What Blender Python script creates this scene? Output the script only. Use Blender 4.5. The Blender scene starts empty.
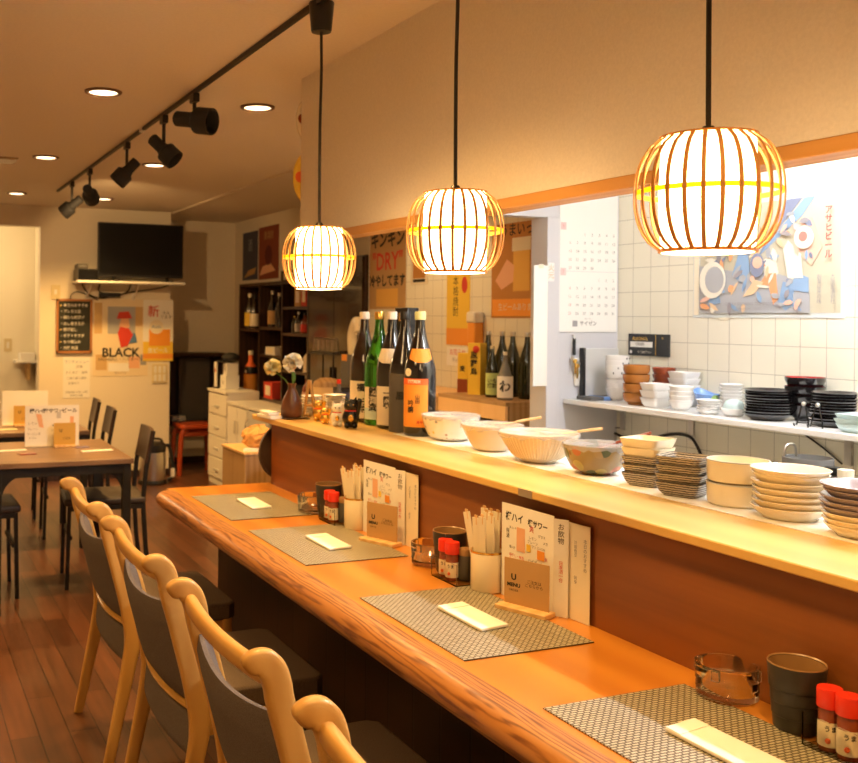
import bpy, bmesh, math, random
from mathutils import Vector, Matrix
random.seed(7)
C = bpy.context.scene.collection
PI = math.pi
R = math.radians
# ------------------------------------------------------------------ camera frame (metres, z up, counter runs along y)
H, CX, F, HY, ROLL = 1.38, 286.0, 980.0, 318.0, 0.010
TH = math.atan(398 / 980)
FW = Vector((math.sin(TH), math.cos(TH), 0)); RT = Vector((math.cos(TH), -math.sin(TH), 0)); UP = Vector((0, 0, 1))
def at(x, y, X=None, Y=None, Z=None):
    a, b = x - CX, y - HY
    c, s = math.cos(ROLL), math.sin(ROLL)
    r = FW * F + RT * (c * a + s * b) - UP * (-s * a + c * b)
    t = X / r.x if X is not None else Y / r.y if Y is not None else (Z - H) / r.z
    p = r * t; p.z += H
    return p
def px(p, n):                                   # size in metres of n pixels at point p
    return n * (Vector(p) - Vector((0, 0, H))).dot(FW) / F

# ------------------------------------------------------------------ materials
MATS = {}
def nt(name):
    m = bpy.data.materials.new(name); m.use_nodes = True
    t = m.node_tree; b = t.nodes['Principled BSDF']
    return m, t, b
def P(b, **k):
    for n, v in k.items():
        b.inputs[n.replace('_', ' ')].default_value = v
def col(c): return (c[0], c[1], c[2], 1)
def sr(r, g, b):                                 # sRGB 0-255 -> linear
    f = lambda v: (v / 255 / 12.92) if v / 255 <= .04045 else ((v / 255 + .055) / 1.055) ** 2.4
    return (f(r), f(g), f(b))
def coords(t, scale=(1, 1, 1), rot=(0, 0, 0)):
    tc = t.nodes.new('ShaderNodeTexCoord'); mp = t.nodes.new('ShaderNodeMapping')
    mp.inputs['Scale'].default_value = scale; mp.inputs['Rotation'].default_value = rot
    t.links.new(tc.outputs['Object'], mp.inputs['Vector'])
    return mp.outputs['Vector']
def ramp(t, src, stops):
    r = t.nodes.new('ShaderNodeValToRGB'); e = r.color_ramp.elements
    while len(e) < len(stops): e.new(.5)
    for i, (p, c) in enumerate(stops): e[i].position = p; e[i].color = col(c)
    t.links.new(src, r.inputs['Fac']); return r.outputs['Color']
def bump(t, b, src, strength=.2, dist=.002):
    n = t.nodes.new('ShaderNodeBump'); n.inputs['Strength'].default_value = strength; n.inputs['Distance'].default_value = dist
    t.links.new(src, n.inputs['Height']); t.links.new(n.outputs['Normal'], b.inputs['Normal'])
def plain(name, c, rough=.5, metal=0, spec=.5, noise=0, nscale=40, bmp=0, coat=0):
    if name in MATS: return MATS[name]
    m, t, b = nt(name); P(b, Base_Color=col(c), Roughness=rough, Metallic=metal, Specular_IOR_Level=spec, Coat_Weight=coat)
    if noise or bmp:
        n = t.nodes.new('ShaderNodeTexNoise'); n.inputs['Scale'].default_value = nscale; n.inputs['Detail'].default_value = 4
        t.links.new(coords(t), n.inputs['Vector'])
        if noise:
            lo = tuple(v * (1 - noise) for v in c); hi = tuple(min(1, v * (1 + noise)) for v in c)
            t.links.new(ramp(t, n.outputs['Fac'], [(.3, lo), (.7, hi)]), b.inputs['Base Color'])
        if bmp: bump(t, b, n.outputs['Fac'], bmp)
    MATS[name] = m; return m
def wood(name, c1, c2, scale=(14, 1.2, 14), rough=.35, dist=3.0, coat=0, bmp=.05, c3=None):
    m, t, b = nt(name); P(b, Roughness=rough, Coat_Weight=coat, Coat_Roughness=.15)
    v = coords(t, scale)
    n = t.nodes.new('ShaderNodeTexNoise'); n.inputs['Scale'].default_value = 1.0; n.inputs['Detail'].default_value = 6; n.inputs['Distortion'].default_value = dist * .2
    t.links.new(v, n.inputs['Vector'])
    w = t.nodes.new('ShaderNodeTexWave'); w.inputs['Scale'].default_value = .5; w.inputs['Distortion'].default_value = dist * 2; w.inputs['Detail'].default_value = 3
    t.links.new(v, w.inputs['Vector'])
    mx = t.nodes.new('ShaderNodeMix'); mx.data_type = 'FLOAT'; mx.inputs['Factor'].default_value = .45
    t.links.new(n.outputs['Fac'], mx.inputs['A']); t.links.new(w.outputs['Fac'], mx.inputs['B'])
    st = [(.25, c1), (.75, c2)] if c3 is None else [(.2, c1), (.5, c2), (.8, c3)]
    t.links.new(ramp(t, mx.outputs['Result'], st), b.inputs['Base Color'])
    bump(t, b, mx.outputs['Result'], bmp)
    MATS[name] = m; return m
def glass(name, c=(1, 1, 1), rough=0.02, ior=1.45):
    m, t, b = nt(name); P(b, Base_Color=col(c), Roughness=rough, Transmission_Weight=1.0, IOR=ior)
    MATS[name] = m; return m
def emit(name, c, s):
    m, t, b = nt(name); P(b, Base_Color=col((.8, .8, .8)), Emission_Color=col(c), Emission_Strength=s)
    MATS[name] = m; return m
def grid_mat(name, axes, size, c_tile, c_gap, mort=.012, rough=.2, offset=0.0, bw=1.0, jitter=0.0, coat=0):
    m, t, b = nt(name); P(b, Roughness=rough, Coat_Weight=coat)
    tc = t.nodes.new('ShaderNodeTexCoord'); sp = t.nodes.new('ShaderNodeSeparateXYZ'); cb = t.nodes.new('ShaderNodeCombineXYZ')
    t.links.new(tc.outputs['Object'], sp.inputs[0])
    t.links.new(sp.outputs[axes[0]], cb.inputs[0]); t.links.new(sp.outputs[axes[1]], cb.inputs[1])
    br = t.nodes.new('ShaderNodeTexBrick'); br.offset = offset; br.offset_frequency = 2; br.squash = 1
    br.inputs['Scale'].default_value = 1 / size; br.inputs['Mortar Size'].default_value = mort
    br.inputs['Mortar Smooth'].default_value = .3
    br.inputs['Brick Width'].default_value = bw; br.inputs['Row Height'].default_value = 1.0
    d = tuple(v * (1 - jitter) for v in c_tile)
    br.inputs['Color1'].default_value = col(c_tile); br.inputs['Color2'].default_value = col(d); br.inputs['Mortar'].default_value = col(c_gap)
    t.links.new(cb.outputs[0], br.inputs['Vector']); t.links.new(br.outputs['Color'], b.inputs['Base Color'])
    inv = t.nodes.new('ShaderNodeMath'); inv.operation = 'SUBTRACT'; inv.inputs[0].default_value = 1
    t.links.new(br.outputs['Fac'], inv.inputs[1]); bump(t, b, inv.outputs[0], .4, .0015)
    MATS[name] = m; return m, t, b, br

M = {}
M['wallpaper'] = plain('cream_wallpaper', (.80, .73, .60), .85, noise=.04, nscale=150, bmp=.25)
M['ceiling'] = plain('ceiling_paper', (.78, .70, .58), .9, noise=.03, nscale=90, bmp=.15)
M['hall'] = plain('hall_wall', (.85, .80, .66), .8)
M['tile'] = grid_mat('white_wall_tile', (1, 2), .1, (.80, .77, .65), (.46, .43, .36), .014, .18)[0]
M['plaster'] = plain('white_plaster', (.60, .60, .645), .6)
M['white'] = plain('white_gloss', (.86, .86, .85), .25)
M['whitemat'] = plain('white_paint', (.82, .80, .75), .5)
M['paper'] = plain('white_paper', (.86, .85, .82), .8)
M['cream'] = plain('cream_paper', (.82, .75, .60), .8)
M['black'] = plain('black_plastic', (.012, .012, .013), .35)
M['blackmat'] = plain('black_matte', (.02, .02, .021), .7)
M['blackgloss'] = plain('black_gloss', (.010, .010, .011), .08)
M['iron'] = plain('black_iron', (.018, .016, .015), .45, .3)
M['steel'] = plain('steel', (.62, .60, .56), .28, 1.0)
M['countersteel'] = plain('brushed_counter', (.70, .66, .56), .45)
M['chrome'] = plain('chrome', (.8, .8, .8), .12, 1.0)
M['ink'] = plain('ink_black', (.02, .02, .02), .8)
M['inkgrey'] = plain('ink_grey', (.20, .20, .22), .8)
M['inkred'] = plain('ink_red', (.62, .05, .03), .7)
M['pink'] = plain('ink_pink', (.85, .35, .35), .8)
M['chalk'] = plain('chalk_white', (.8, .8, .76), .9)
M['red'] = plain('red_plastic', (.75, .035, .015), .3)
M['gold'] = plain('gold_paint', (.80, .50, .12), .25, .9)
M['orange'] = plain('orange_print', (.85, .33, .04), .6)
M['orange2'] = plain('deep_orange', (.80, .14, .03), .55)
M['yellow'] = plain('yellow_print', (.85, .58, .06), .6)
M['blue'] = plain('blue_print', (.10, .22, .45), .7)
M['navy'] = plain('navy_print', (.05, .06, .11), .6)
M['grey'] = plain('grey_print', (.33, .33, .35), .6)
M['lgrey'] = plain('light_grey', (.58, .58, .58), .5)
M['dgrey'] = plain('dark_grey', (.10, .095, .09), .5)
M['peach'] = plain('peach_print', (.80, .45, .28), .7)
M['green'] = plain('green_print', (.25, .45, .15), .6)
M['floor'] = None
fm, ft, fb, fbr = grid_mat('dark_plank_floor', (1, 0), .095, (.15, .057, .026), (.02, .008, .004), .022, .31, .37, 9.5, .45, coat=.10)
n_ = ft.nodes.new('ShaderNodeTexNoise'); n_.inputs['Scale'].default_value = 1; n_.inputs['Detail'].default_value = 5
ft.links.new(coords(ft, (30, 2, 30)), n_.inputs['Vector'])
mxn = ft.nodes.new('ShaderNodeMix'); mxn.data_type = 'RGBA'; mxn.blend_type = 'MULTIPLY'; mxn.inputs['Factor'].default_value = .8
ft.links.new(fbr.outputs['Color'], mxn.inputs['A']); ft.links.new(ramp(ft, n_.outputs['Fac'], [(.25, (.45, .42, .4)), (.75, (1.25, 1.2, 1.2))]), mxn.inputs['B'])
ft.links.new(mxn.outputs['Result'], fb.inputs['Base Color'])
M['floor'] = fm
M['counter'] = wood('counter_top_wood', (.52, .19, .022), (.62, .25, .032), (5, .8, 5), .28, 2, .3, .01)
M['nosing'] = wood('log_edge_wood', (.14, .040, .010), (.42, .17, .04), (55, 5, 55), .38, 9, .15, .02, (.46, .20, .05))
M['riser'] = wood('riser_wood', (.18, .054, .010), (.26, .084, .016), (9, 1.0, 24), .42, 4, 0, .01)
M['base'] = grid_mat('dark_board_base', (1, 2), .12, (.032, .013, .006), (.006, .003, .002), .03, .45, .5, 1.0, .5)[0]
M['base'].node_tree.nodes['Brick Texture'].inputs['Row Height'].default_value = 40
M['shelfwood'] = wood('pale_shelf_wood', (.64, .39, .11), (.72, .47, .15), (5, .6, 5), .35, 2, .1, .01)
M['trim'] = wood('orange_trim_wood', (.60, .28, .06), (.70, .36, .10), (20, 1, 20), .4, 2, 0, .02)
M['chair'] = wood('beech_chair_wood', (.56, .31, .085), (.64, .38, .12), (12, 12, 2), .35, 1.5, .15, .01)
M['palewood'] = wood('pale_wood', (.66, .40, .16), (.76, .50, .24), (20, 20, 3), .5, 1.5, 0, .02)
M['table'] = wood('grey_table_wood', (.15, .088, .055), (.23, .14, .085), (2, 16, 16), .4, 2, .1, .02)
M['darkwood'] = wood('dark_cabinet_wood', (.030, .014, .008), (.055, .026, .014), (14, 14, 2), .35, 2, .1, .02)
M['boxwood'] = wood('brown_box_wood', (.30, .17, .07), (.42, .26, .12), (20, 20, 2), .6, 2, 0, .02)
def thin_wood(name, c, ct, f):
    m, t, b = nt(name); P(b, Base_Color=col(c), Roughness=.45)
    tr = t.nodes.new('ShaderNodeBsdfTranslucent'); tr.inputs['Color'].default_value = col(ct)
    mx = t.nodes.new('ShaderNodeMixShader'); mx.inputs[0].default_value = f
    t.links.new(b.outputs[0], mx.inputs[1]); t.links.new(tr.outputs[0], mx.inputs[2]); t.links.new(mx.outputs[0], t.nodes['Material Output'].inputs['Surface'])
    return m
M['bamboo'] = thin_wood('bamboo_strip', (.56, .31, .10), (.62, .34, .08), .22)
M['ring'] = thin_wood('yellow_band', (.75, .55, .08), (.95, .70, .06), .6)
M['fabric'] = plain('grey_brown_fabric', (.115, .100, .105), .9, noise=.35, nscale=450, bmp=.5)
M['seat'] = plain('dark_seat_fabric', (.14, .105, .085), .9, noise=.3, nscale=400, bmp=.4)
M['glass'] = glass('clear_glass')
M['acrylic'] = glass('clear_acrylic', (.97, .97, .95), .03, 1.12)
M['amber'] = plain('brown_bottle_glass', (.020, .008, .004), .06, 0, .7, coat=.5)
M['dkbottle'] = plain('black_bottle_glass', (.008, .007, .008), .07, 0, .7, coat=.5)
M['grnbottle'] = glass('green_bottle_glass', (.06, .40, .05), .03)
M['grndark'] = plain('dark_green_bottle', (.015, .022, .010), .08, 0, .7, coat=.4)
M['leaf'] = plain('leaf_green', (.10, .22, .04), .5)
M['petal'] = plain('white_petal', (.85, .82, .70), .7)
M['vase'] = plain('brown_glazed_vase', (.14, .055, .03), .28, noise=.3, nscale=12)
M['cup'] = plain('black_ceramic', (.030, .026, .022), .4, noise=.2, nscale=30, bmp=.2)
M['cupin'] = plain('brown_glaze_inside', (.33, .19, .08), .3)
M['creamcer'] = plain('cream_ceramic', (.85, .75, .56), .2, coat=.3)
M['whitecer'] = plain('white_ceramic', (.85, .84, .82), .18, coat=.3)
M['beigecer'] = plain('beige_ceramic', (.78, .65, .45), .25, coat=.2)
M['purplecer'] = plain('purple_grey_ceramic', (.30, .25, .29), .25, coat=.2)
M['bluecer'] = plain('blue_glaze', (.20, .38, .80), .2, coat=.3)
M['palebluecer'] = plain('pale_blue_glaze', (.60, .78, .80), .2, coat=.3)
M['brownlac'] = plain('brown_lacquer', (.40, .15, .03), .25, coat=.4)
M['redlac'] = plain('red_brown_lacquer', (.27, .055, .02), .25, coat=.4)
M['blacklac'] = plain('black_lacquer', (.012, .010, .011), .15, coat=.6)
M['wrap'] = plain('cling_film', (.75, .77, .82), .25, noise=.15, nscale=60, bmp=.8)
M['stone'] = plain('white_towel', (.8, .76, .66), .8)
M['stool'] = plain('red_stool_paint', (.42, .06, .012), .3, coat=.3)
M['plush'] = plain('orange_bag', (.72, .36, .10), .6, noise=.2, nscale=20, bmp=.4)
M['card'] = plain('kraft_card', (.50, .30, .12), .7)
M['wire'] = plain('black_cable', (.015, .013, .012), .5)
M['tray'] = plain('dark_round_tray', (.06, .035, .02), .4, noise=.3, nscale=8)

# woven placemat
def weave():
    m, t, b = nt('woven_placemat'); P(b, Roughness=.35, Metallic=.25)
    tc = coords(t, (1, 1, 1), (0, 0, R(0)))
    ck = t.nodes.new('ShaderNodeTexBrick'); ck.offset = .5
    ck.inputs['Scale'].default_value = 115; ck.inputs['Brick Width'].default_value = 1.6; ck.inputs['Row Height'].default_value = .8
    ck.inputs['Mortar Size'].default_value = .20; ck.inputs['Mortar Smooth'].default_value = .3
    ck.inputs['Color1'].default_value = (.66, .63, .50, 1); ck.inputs['Color2'].default_value = (.55, .52, .38, 1); ck.inputs['Mortar'].default_value = (.09, .065, .035, 1)
    t.links.new(tc, ck.inputs['Vector']); t.links.new(ck.outputs['Color'], b.inputs['Base Color'])
    inv = t.nodes.new('ShaderNodeMath'); inv.operation = 'SUBTRACT'; inv.inputs[0].default_value = 1
    t.links.new(ck.outputs['Fac'], inv.inputs[1]); bump(t, b, inv.outputs[0], .6, .001)
    return m
M['mat'] = weave()
# striped woven-look ceramic and ribbed bowl
def stripes(name, c1, c2, scale, rings=False, rough=.35, dist=4):
    m, t, b = nt(name); P(b, Roughness=rough)
    w = t.nodes.new('ShaderNodeTexWave'); w.bands_direction = 'Z'; w.inputs['Scale'].default_value = scale
    w.inputs['Distortion'].default_value = dist; w.inputs['Detail'].default_value = 2; w.inputs['Detail Scale'].default_value = 3
    t.links.new(coords(t), w.inputs['Vector'])
    t.links.new(ramp(t, w.outputs['Fac'], [(.4, c1), (.6, c2)]), b.inputs['Base Color'])
    return m
M['striped'] = stripes('striped_ceramic', (.07, .058, .048), (.50, .43, .34), 62, dist=2.5)
def spots(name, base, cols, scale, rough=.25, size=.32):
    m, t, b = nt(name); P(b, Roughness=rough, Coat_Weight=.3)
    v = t.nodes.new('ShaderNodeTexVoronoi'); v.inputs['Scale'].default_value = scale; v.inputs['Randomness'].default_value = .8
    t.links.new(coords(t), v.inputs['Vector'])
    sp = t.nodes.new('ShaderNodeSeparateColor'); t.links.new(v.outputs['Color'], sp.inputs[0])
    cr = t.nodes.new('ShaderNodeValToRGB'); cr.color_ramp.interpolation = 'CONSTANT'; e = cr.color_ramp.elements
    while len(e) < len(cols): e.new(.5)
    for i, c in enumerate(cols): e[i].position = i / len(cols); e[i].color = col(c)
    t.links.new(sp.outputs[0], cr.inputs['Fac'])
    lt = t.nodes.new('ShaderNodeMath'); lt.operation = 'LESS_THAN'; lt.inputs[1].default_value = size
    t.links.new(v.outputs['Distance'], lt.inputs[0])
    mx = t.nodes.new('ShaderNodeMix'); mx.data_type = 'RGBA'; mx.inputs['A'].default_value = col(base)
    t.links.new(lt.outputs[0], mx.inputs['Factor']); t.links.new(cr.outputs['Color'], mx.inputs['B'])
    t.links.new(mx.outputs['Result'], b.inputs['Base Color'])
    return m
M['floral'] = spots('floral_ceramic', (.80, .74, .62), [(.80, .72, .58), (.30, .30, .28), (.75, .62, .12), (.70, .62, .48), (.45, .32, .22)], 48, .2, .25)
M['patterned'] = spots('patterned_ceramic', (.27, .20, .09), [(.08, .11, .06), (.40, .13, .06), (.38, .33, .12), (.18, .11, .05), (.30, .22, .10)], 27, .22, .42)

# ------------------------------------------------------------------ mesh helpers
class MB:
    def __init__(s): s.v = []; s.f = []
    def add(s, vs, fs, mtx=None):
        o = len(s.v)
        s.v += [tuple(mtx @ Vector(v)) if mtx else tuple(v) for v in vs]
        s.f += [tuple(i + o for i in f) for f in fs]; return s
    def box(s, x0, x1, y0, y1, z0, z1, mtx=None):
        vs = [(x, y, z) for x in (x0, x1) for y in (y0, y1) for z in (z0, z1)]
        return s.add(vs, [(0, 1, 3, 2), (4, 6, 7, 5), (0, 4, 5, 1), (2, 3, 7, 6), (0, 2, 6, 4), (1, 5, 7, 3)], mtx)
    def lathe(s, prof, n=32, c=(0, 0, 0), mtx=None, a0=0, a1=2 * PI, sx=1, sy=1, caps=False):
        full = abs(a1 - a0 - 2 * PI) < 1e-6; k = n if full else n + 1
        vs = []
        for r, z in prof:
            for i in range(k):
                a = a0 + (a1 - a0) * i / n
                vs.append((c[0] + sx * r * math.cos(a), c[1] + sy * r * math.sin(a), c[2] + z))
        fs = []
        for j in range(len(prof) - 1):
            for i in range(n):
                i2 = (i + 1) % k
                fs.append((j * k + i, j * k + i2, (j + 1) * k + i2, (j + 1) * k + i))
        if full and caps:
            if prof[0][0] > 1e-5: fs.append(tuple(range(k))[::-1])
            if prof[-1][0] > 1e-5: fs.append(tuple((len(prof) - 1) * k + i for i in range(k)))
        return s.add(vs, fs, mtx)
    def cyl(s, p, q, r, r2=None, n=12):
        p, q = Vector(p), Vector(q); d = q - p; L = d.length
        m = Matrix.Translation(p) @ d.to_track_quat('Z', 'Y').to_matrix().to_4x4()
        return s.lathe([(r, 0), (r if r2 is None else r2, L)], n, mtx=m, caps=True)
    def sweep(s, path, w, h, ref=(1, 0, 0), n=12, p=3.0, caps=True, scales=None):
        path = [Vector(q) for q in path]; ref = Vector(ref); k = len(path); vs = []; fs = []
        for i, q in enumerate(path):
            t = (path[min(i + 1, k - 1)] - path[max(i - 1, 0)]).normalized()
            a = (ref - t * ref.dot(t)).normalized(); b = t.cross(a)
            sc = scales[i] if scales else 1
            for j in range(n):
                an = 2 * PI * (j + .5) / n; c_, s_ = math.cos(an), math.sin(an)
                e = 2 / p
                u = math.copysign(abs(c_) ** e, c_) * w / 2 * sc; v = math.copysign(abs(s_) ** e, s_) * h / 2 * sc
                vs.append(q + a * u + b * v)
        for i in range(k - 1):
            for j in range(n):
                j2 = (j + 1) % n
                fs.append((i * n + j, i * n + j2, (i + 1) * n + j2, (i + 1) * n + j))
        if caps: fs.append(tuple(range(n))[::-1]); fs.append(tuple((k - 1) * n + j for j in range(n)))
        return s.add(vs, fs)
    def tube(s, path, r, n=8): 
        path = [Vector(q) for q in path]
        d = (path[-1] - path[0]).normalized()
        ref = (1, 0, 0) if abs(d.x) < .8 else (0, 0, 1)
        return s.sweep(path, 2 * r, 2 * r, ref, n, 2.0)
    def prism(s, poly, z0, z1, mtx=None):
        n = len(poly)
        vs = [(x, y, z0) for x, y in poly] + [(x, y, z1) for x, y in poly]
        return s.add(vs, [tuple(range(n))[::-1], tuple(range(n, 2 * n))] + [(i, (i + 1) % n, n + (i + 1) % n, n + i) for i in range(n)], mtx)
    def ball(s, c, r, n=12, sx=1, sy=1, sz=1):
        m = n // 2 + 2
        prof = [(max(1e-6, r * math.sin(PI * i / m)), -r * math.cos(PI * i / m) * sz) for i in range(m + 1)]
        return s.lathe(prof, n, c, sx=sx, sy=sy)
def smooth_path(pts, sub=6):
    pts = [Vector(p) for p in pts]; out = []
    for i in range(len(pts) - 1):
        p0 = pts[max(i - 1, 0)]; p1 = pts[i]; p2 = pts[i + 1]; p3 = pts[min(i + 2, len(pts) - 1)]
        for k in range(sub):
            t = k / sub
            out.append(.5 * ((2 * p1) + (p2 - p0) * t + (2 * p0 - 5 * p1 + 4 * p2 - p3) * t * t + (3 * p1 - p0 - 3 * p2 + p3) * t ** 3))
    out.append(pts[-1]); return out
def O(name, mb, m, parent=None, bev=0, smooth=True, loc=None, rz=0):
    me = bpy.data.meshes.new(name); me.from_pydata(mb.v, [], mb.f)
    bm = bmesh.new(); bm.from_mesh(me)
    bmesh.ops.remove_doubles(bm, verts=bm.verts, dist=1e-6)
    bmesh.ops.recalc_face_normals(bm, faces=bm.faces)
    bm.to_mesh(me); bm.free()
    if smooth:
        me.polygons.foreach_set('use_smooth', [True] * len(me.polygons))
        me.set_sharp_from_angle(angle=R(38))
    me.materials.append(M[m] if isinstance(m, str) else m)
    o = bpy.data.objects.new(name, me); C.objects.link(o)
    if parent: o.parent = parent
    if loc is not None: o.location = loc
    if rz: o.rotation_euler.z = rz
    if bev:
        b = o.modifiers.new('bevel', 'BEVEL'); b.width = bev; b.segments = 2; b.limit_method = 'ANGLE'; b.angle_limit = R(40)
    return o
def tag(o, label, cat, group=None, kind=None):
    o['label'] = label; o['category'] = cat
    if group: o['group'] = group
    if kind: o['kind'] = kind
    return o
def T(name, label, cat, loc=(0, 0, 0), rz=0, group=None):
    o = bpy.data.objects.new(name, None); C.objects.link(o); o.empty_display_size = .05
    o.location = loc; o.rotation_euler = (0, 0, rz)
    return tag(o, label, cat, group)
def S(name, mb, m, bev=0, smooth=False):
    o = O(name, mb, m, None, bev, smooth); o['kind'] = 'structure'; return o
def dup(root, loc, rz=None, label=None):
    def cp(o, par):
        c = o.copy(); C.objects.link(c)
        if par: c.parent = par
        for ch in o.children: cp(ch, c)
        return c
    r = cp(root, None); r.location = loc
    if rz is not None: r.rotation_euler.z = rz
    if label: r['label'] = label
    return r
def B(*a): return MB().box(*a)
# text: local XZ plane facing -Y
def text_mesh(s, size, align='CENTER', line=1.0, bold=0.0):
    cu = bpy.data.curves.new('txt', 'FONT'); cu.body = s; cu.size = size; cu.align_x = align; cu.align_y = 'CENTER'
    cu.resolution_u = 2; cu.space_line = line; cu.offset = bold
    o = bpy.data.objects.new('txt', cu); C.objects.link(o)
    me = bpy.data.meshes.new_from_object(o)
    bpy.data.objects.remove(o); bpy.data.curves.remove(cu)
    return me
def txt(parent, s, x, z, size, m='ink', y=-.0022, align='CENTER', line=1.0, bold=0.0, name='lettering', sx=1.0):
    me = text_mesh(s, size, align, line, bold)
    for v in me.vertices: v.co = Vector((x + v.co.x * sx, y, z + v.co.y))
    me.materials.clear(); me.materials.append(M[m])
    o = bpy.data.objects.new(name, me); C.objects.link(o); o.parent = parent; return o
def txt_cyl(parent, s, r, phi, z, size, m='ink', bold=0, line=1.0):
    me = text_mesh(s, size, 'CENTER', line, bold)
    for v in me.vertices:
        a = phi + v.co.x / r
        v.co = Vector((r * math.cos(a), r * math.sin(a), z + v.co.y))
    me.materials.clear(); me.materials.append(M[m])
    o = bpy.data.objects.new('lettering', me); C.objects.link(o); o.parent = parent; return o
def sheet(name, label, cat, loc, rz, w, h, m='paper', t=.002, group=None):   # centre of sheet, faces local -Y
    o = O(name, B(-w / 2, w / 2, -t, 0, -h / 2, h / 2), m, None, 0, False, loc, rz)
    return tag(o, label, cat, group)
def patch(parent, name, x0, x1, z0, z1, m, y=-.0021, t=.0006):
    return O(name, B(x0, x1, y - t, y, z0, z1), m, parent, 0, False)
def blob(parent, name, pts, m, y=-.0022):
    mb = MB(); n = len(pts)
    mb.add([(x, y, z) for x, z in pts] + [(x, y - .0008, z) for x, z in pts], [tuple(range(n)), tuple(range(n, 2 * n))[::-1]] + [(i, (i + 1) % n, n + (i + 1) % n, n + i) for i in range(n)])
    return O(name, mb, m, parent, 0, False)
def disc(parent, name, x, z, r, m, y=-.0022, rz=1.0, n=20):
    return blob(parent, name, [(x + r * math.cos(2 * PI * i / n), z + r * rz * math.sin(2 * PI * i / n)) for i in range(n)], m, y)
ORD = ['topmost', 'second from the top', 'third from the top', 'fourth from the top', 'fifth from the top', 'sixth from the top', 'seventh from the top', 'eighth from the top', 'ninth from the top', 'tenth from the top', 'eleventh from the top']
def ordn(i, n): return 'topmost' if i == n - 1 else ('bottom' if i == 0 else ORD[n - 1 - i])   # i counted from below
WX = -PI / 2          # rotation for things hung on a wall that faces -X
def txts(parent, items, m, y=-.0022, name='lettering'):
    mb = MB()
    for s, x, z, size in items:
        me = text_mesh(s, size)
        mb.add([(x + v.co.x, y, z + v.co.y) for v in me.vertices], [tuple(p.vertices) for p in me.polygons]); bpy.data.meshes.remove(me)
    me = bpy.data.meshes.new(name); me.from_pydata(mb.v, [], mb.f); me.materials.append(M[m])
    o = bpy.data.objects.new(name, me); C.objects.link(o); o.parent = parent; return o
for nm, c in [('lgreyblue', (.60, .64, .64)), ('paleprint', (.54, .50, .38)), ('fnavy', (.22, .25, .36)), ('fblue', (.25, .38, .58)), ('fpeach', (.74, .52, .32)), ('fgrey', (.40, .41, .44)), ('fpink', (.78, .48, .36)), ('fpaper', (.78, .74, .64)), ('forange', (.72, .34, .16)), ('fred', (.72, .20, .16)), ('fredink', (.42, .12, .10)), ('fgreyink', (.30, .28, .30)), ('plasterpale', (.82, .80, .80)), ('kraft', (.52, .32, .13)), ('yellowbeer', (.78, .46, .10)), ('orangebrown', (.50, .22, .05)), ('limelabel', (.55, .68, .25)), ('steelgrey', (.20, .20, .20)), ('redlac2', (.35, .02, .02)), ('purple', (.18, .14, .22)), ('green2', (.62, .66, .42)), ('board', (.022, .026, .022)), ('frame', (.42, .18, .06)), ('tanpaper', (.80, .68, .48)), ('tan2', (.62, .42, .20)), ('redposter', (.25, .06, .03)), ('darkred', (.12, .02, .02))]:
    M[nm] = plain(nm, c, .7 if nm not in ('redlac2', 'steelgrey') else .25)
M['darkgloss'] = plain('dark_gloss_door', (.028, .014, .009), .14, coat=.3)
#PART2
# ================================================================== SETTING
S('floor', B(-1.7, 3.2, -1.1, 10, -.05, 0), 'floor')
S('ceiling', B(-1.7, 3.2, -1.1, 10, 2.29, 2.35), 'ceiling')
S('wall_left', B(-1.7, -1.6, -1.1, 10, 0, 2.29), 'wallpaper')
S('wall_front', B(-1.6, 3.2, -1.1, -1.0, 0, 2.29), 'wallpaper')
S('wall_kitchen', B(2.84, 2.92, -1.0, 5.6, 0, 2.29), 'tile')
S('wall_right', MB().box(3.1, 3.2, 5.6, 10, 0, 2.29).box(2.92, 3.1, 5.5, 5.6, 0, 2.29), 'wallpaper')
S('wall_back', MB().box(1.165, 2.28, 8.3, 8.42, 0, 2.29).box(-1.6, 1.165, 8.3, 8.42, 2.12, 2.29).box(-1.6, -.6, 8.3, 8.42, 0, 2.12), 'wallpaper')
S('wall_alcove', MB().box(2.28, 3.1, 8.95, 9.05, 0, 2.29).box(2.20, 2.28, 8.42, 9.05, 0, 2.29), 'wallpaper')
S('wall_hall', MB().box(-1.6, 2.2, 9.6, 9.7, 0, 2.29).box(1.30, 1.36, 8.42, 9.6, 0, 2.29), 'hall')
S('wall_upper', B(1.45, 1.515, -1.0, 3.435, 1.69, 2.29), 'wallpaper')
S('trim_1', B(1.445, 1.52, -1.0, 3.44, 1.662, 1.69), 'trim', .003)
S('trim_2', B(2.285, 2.31, 3.5, 8.3, 2.278, 2.29), 'ceiling')
S('wall_partition', MB().box(2.525, 2.84, 3.29, 3.36, 0, 2.29).box(1.515, 2.525, 3.29, 3.36, 1.80, 2.29), 'plaster')
S('trim_3', B(2.465, 2.527, 3.27, 3.38, 0, 1.80), 'plaster', .003)
S('baseboard_back', B(1.165, 2.28, 8.288, 8.3, 0, .06), 'darkwood')
S('baseboard_alcove', B(2.28, 3.1, 8.938, 8.95, 0, .06), 'darkwood')

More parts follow.
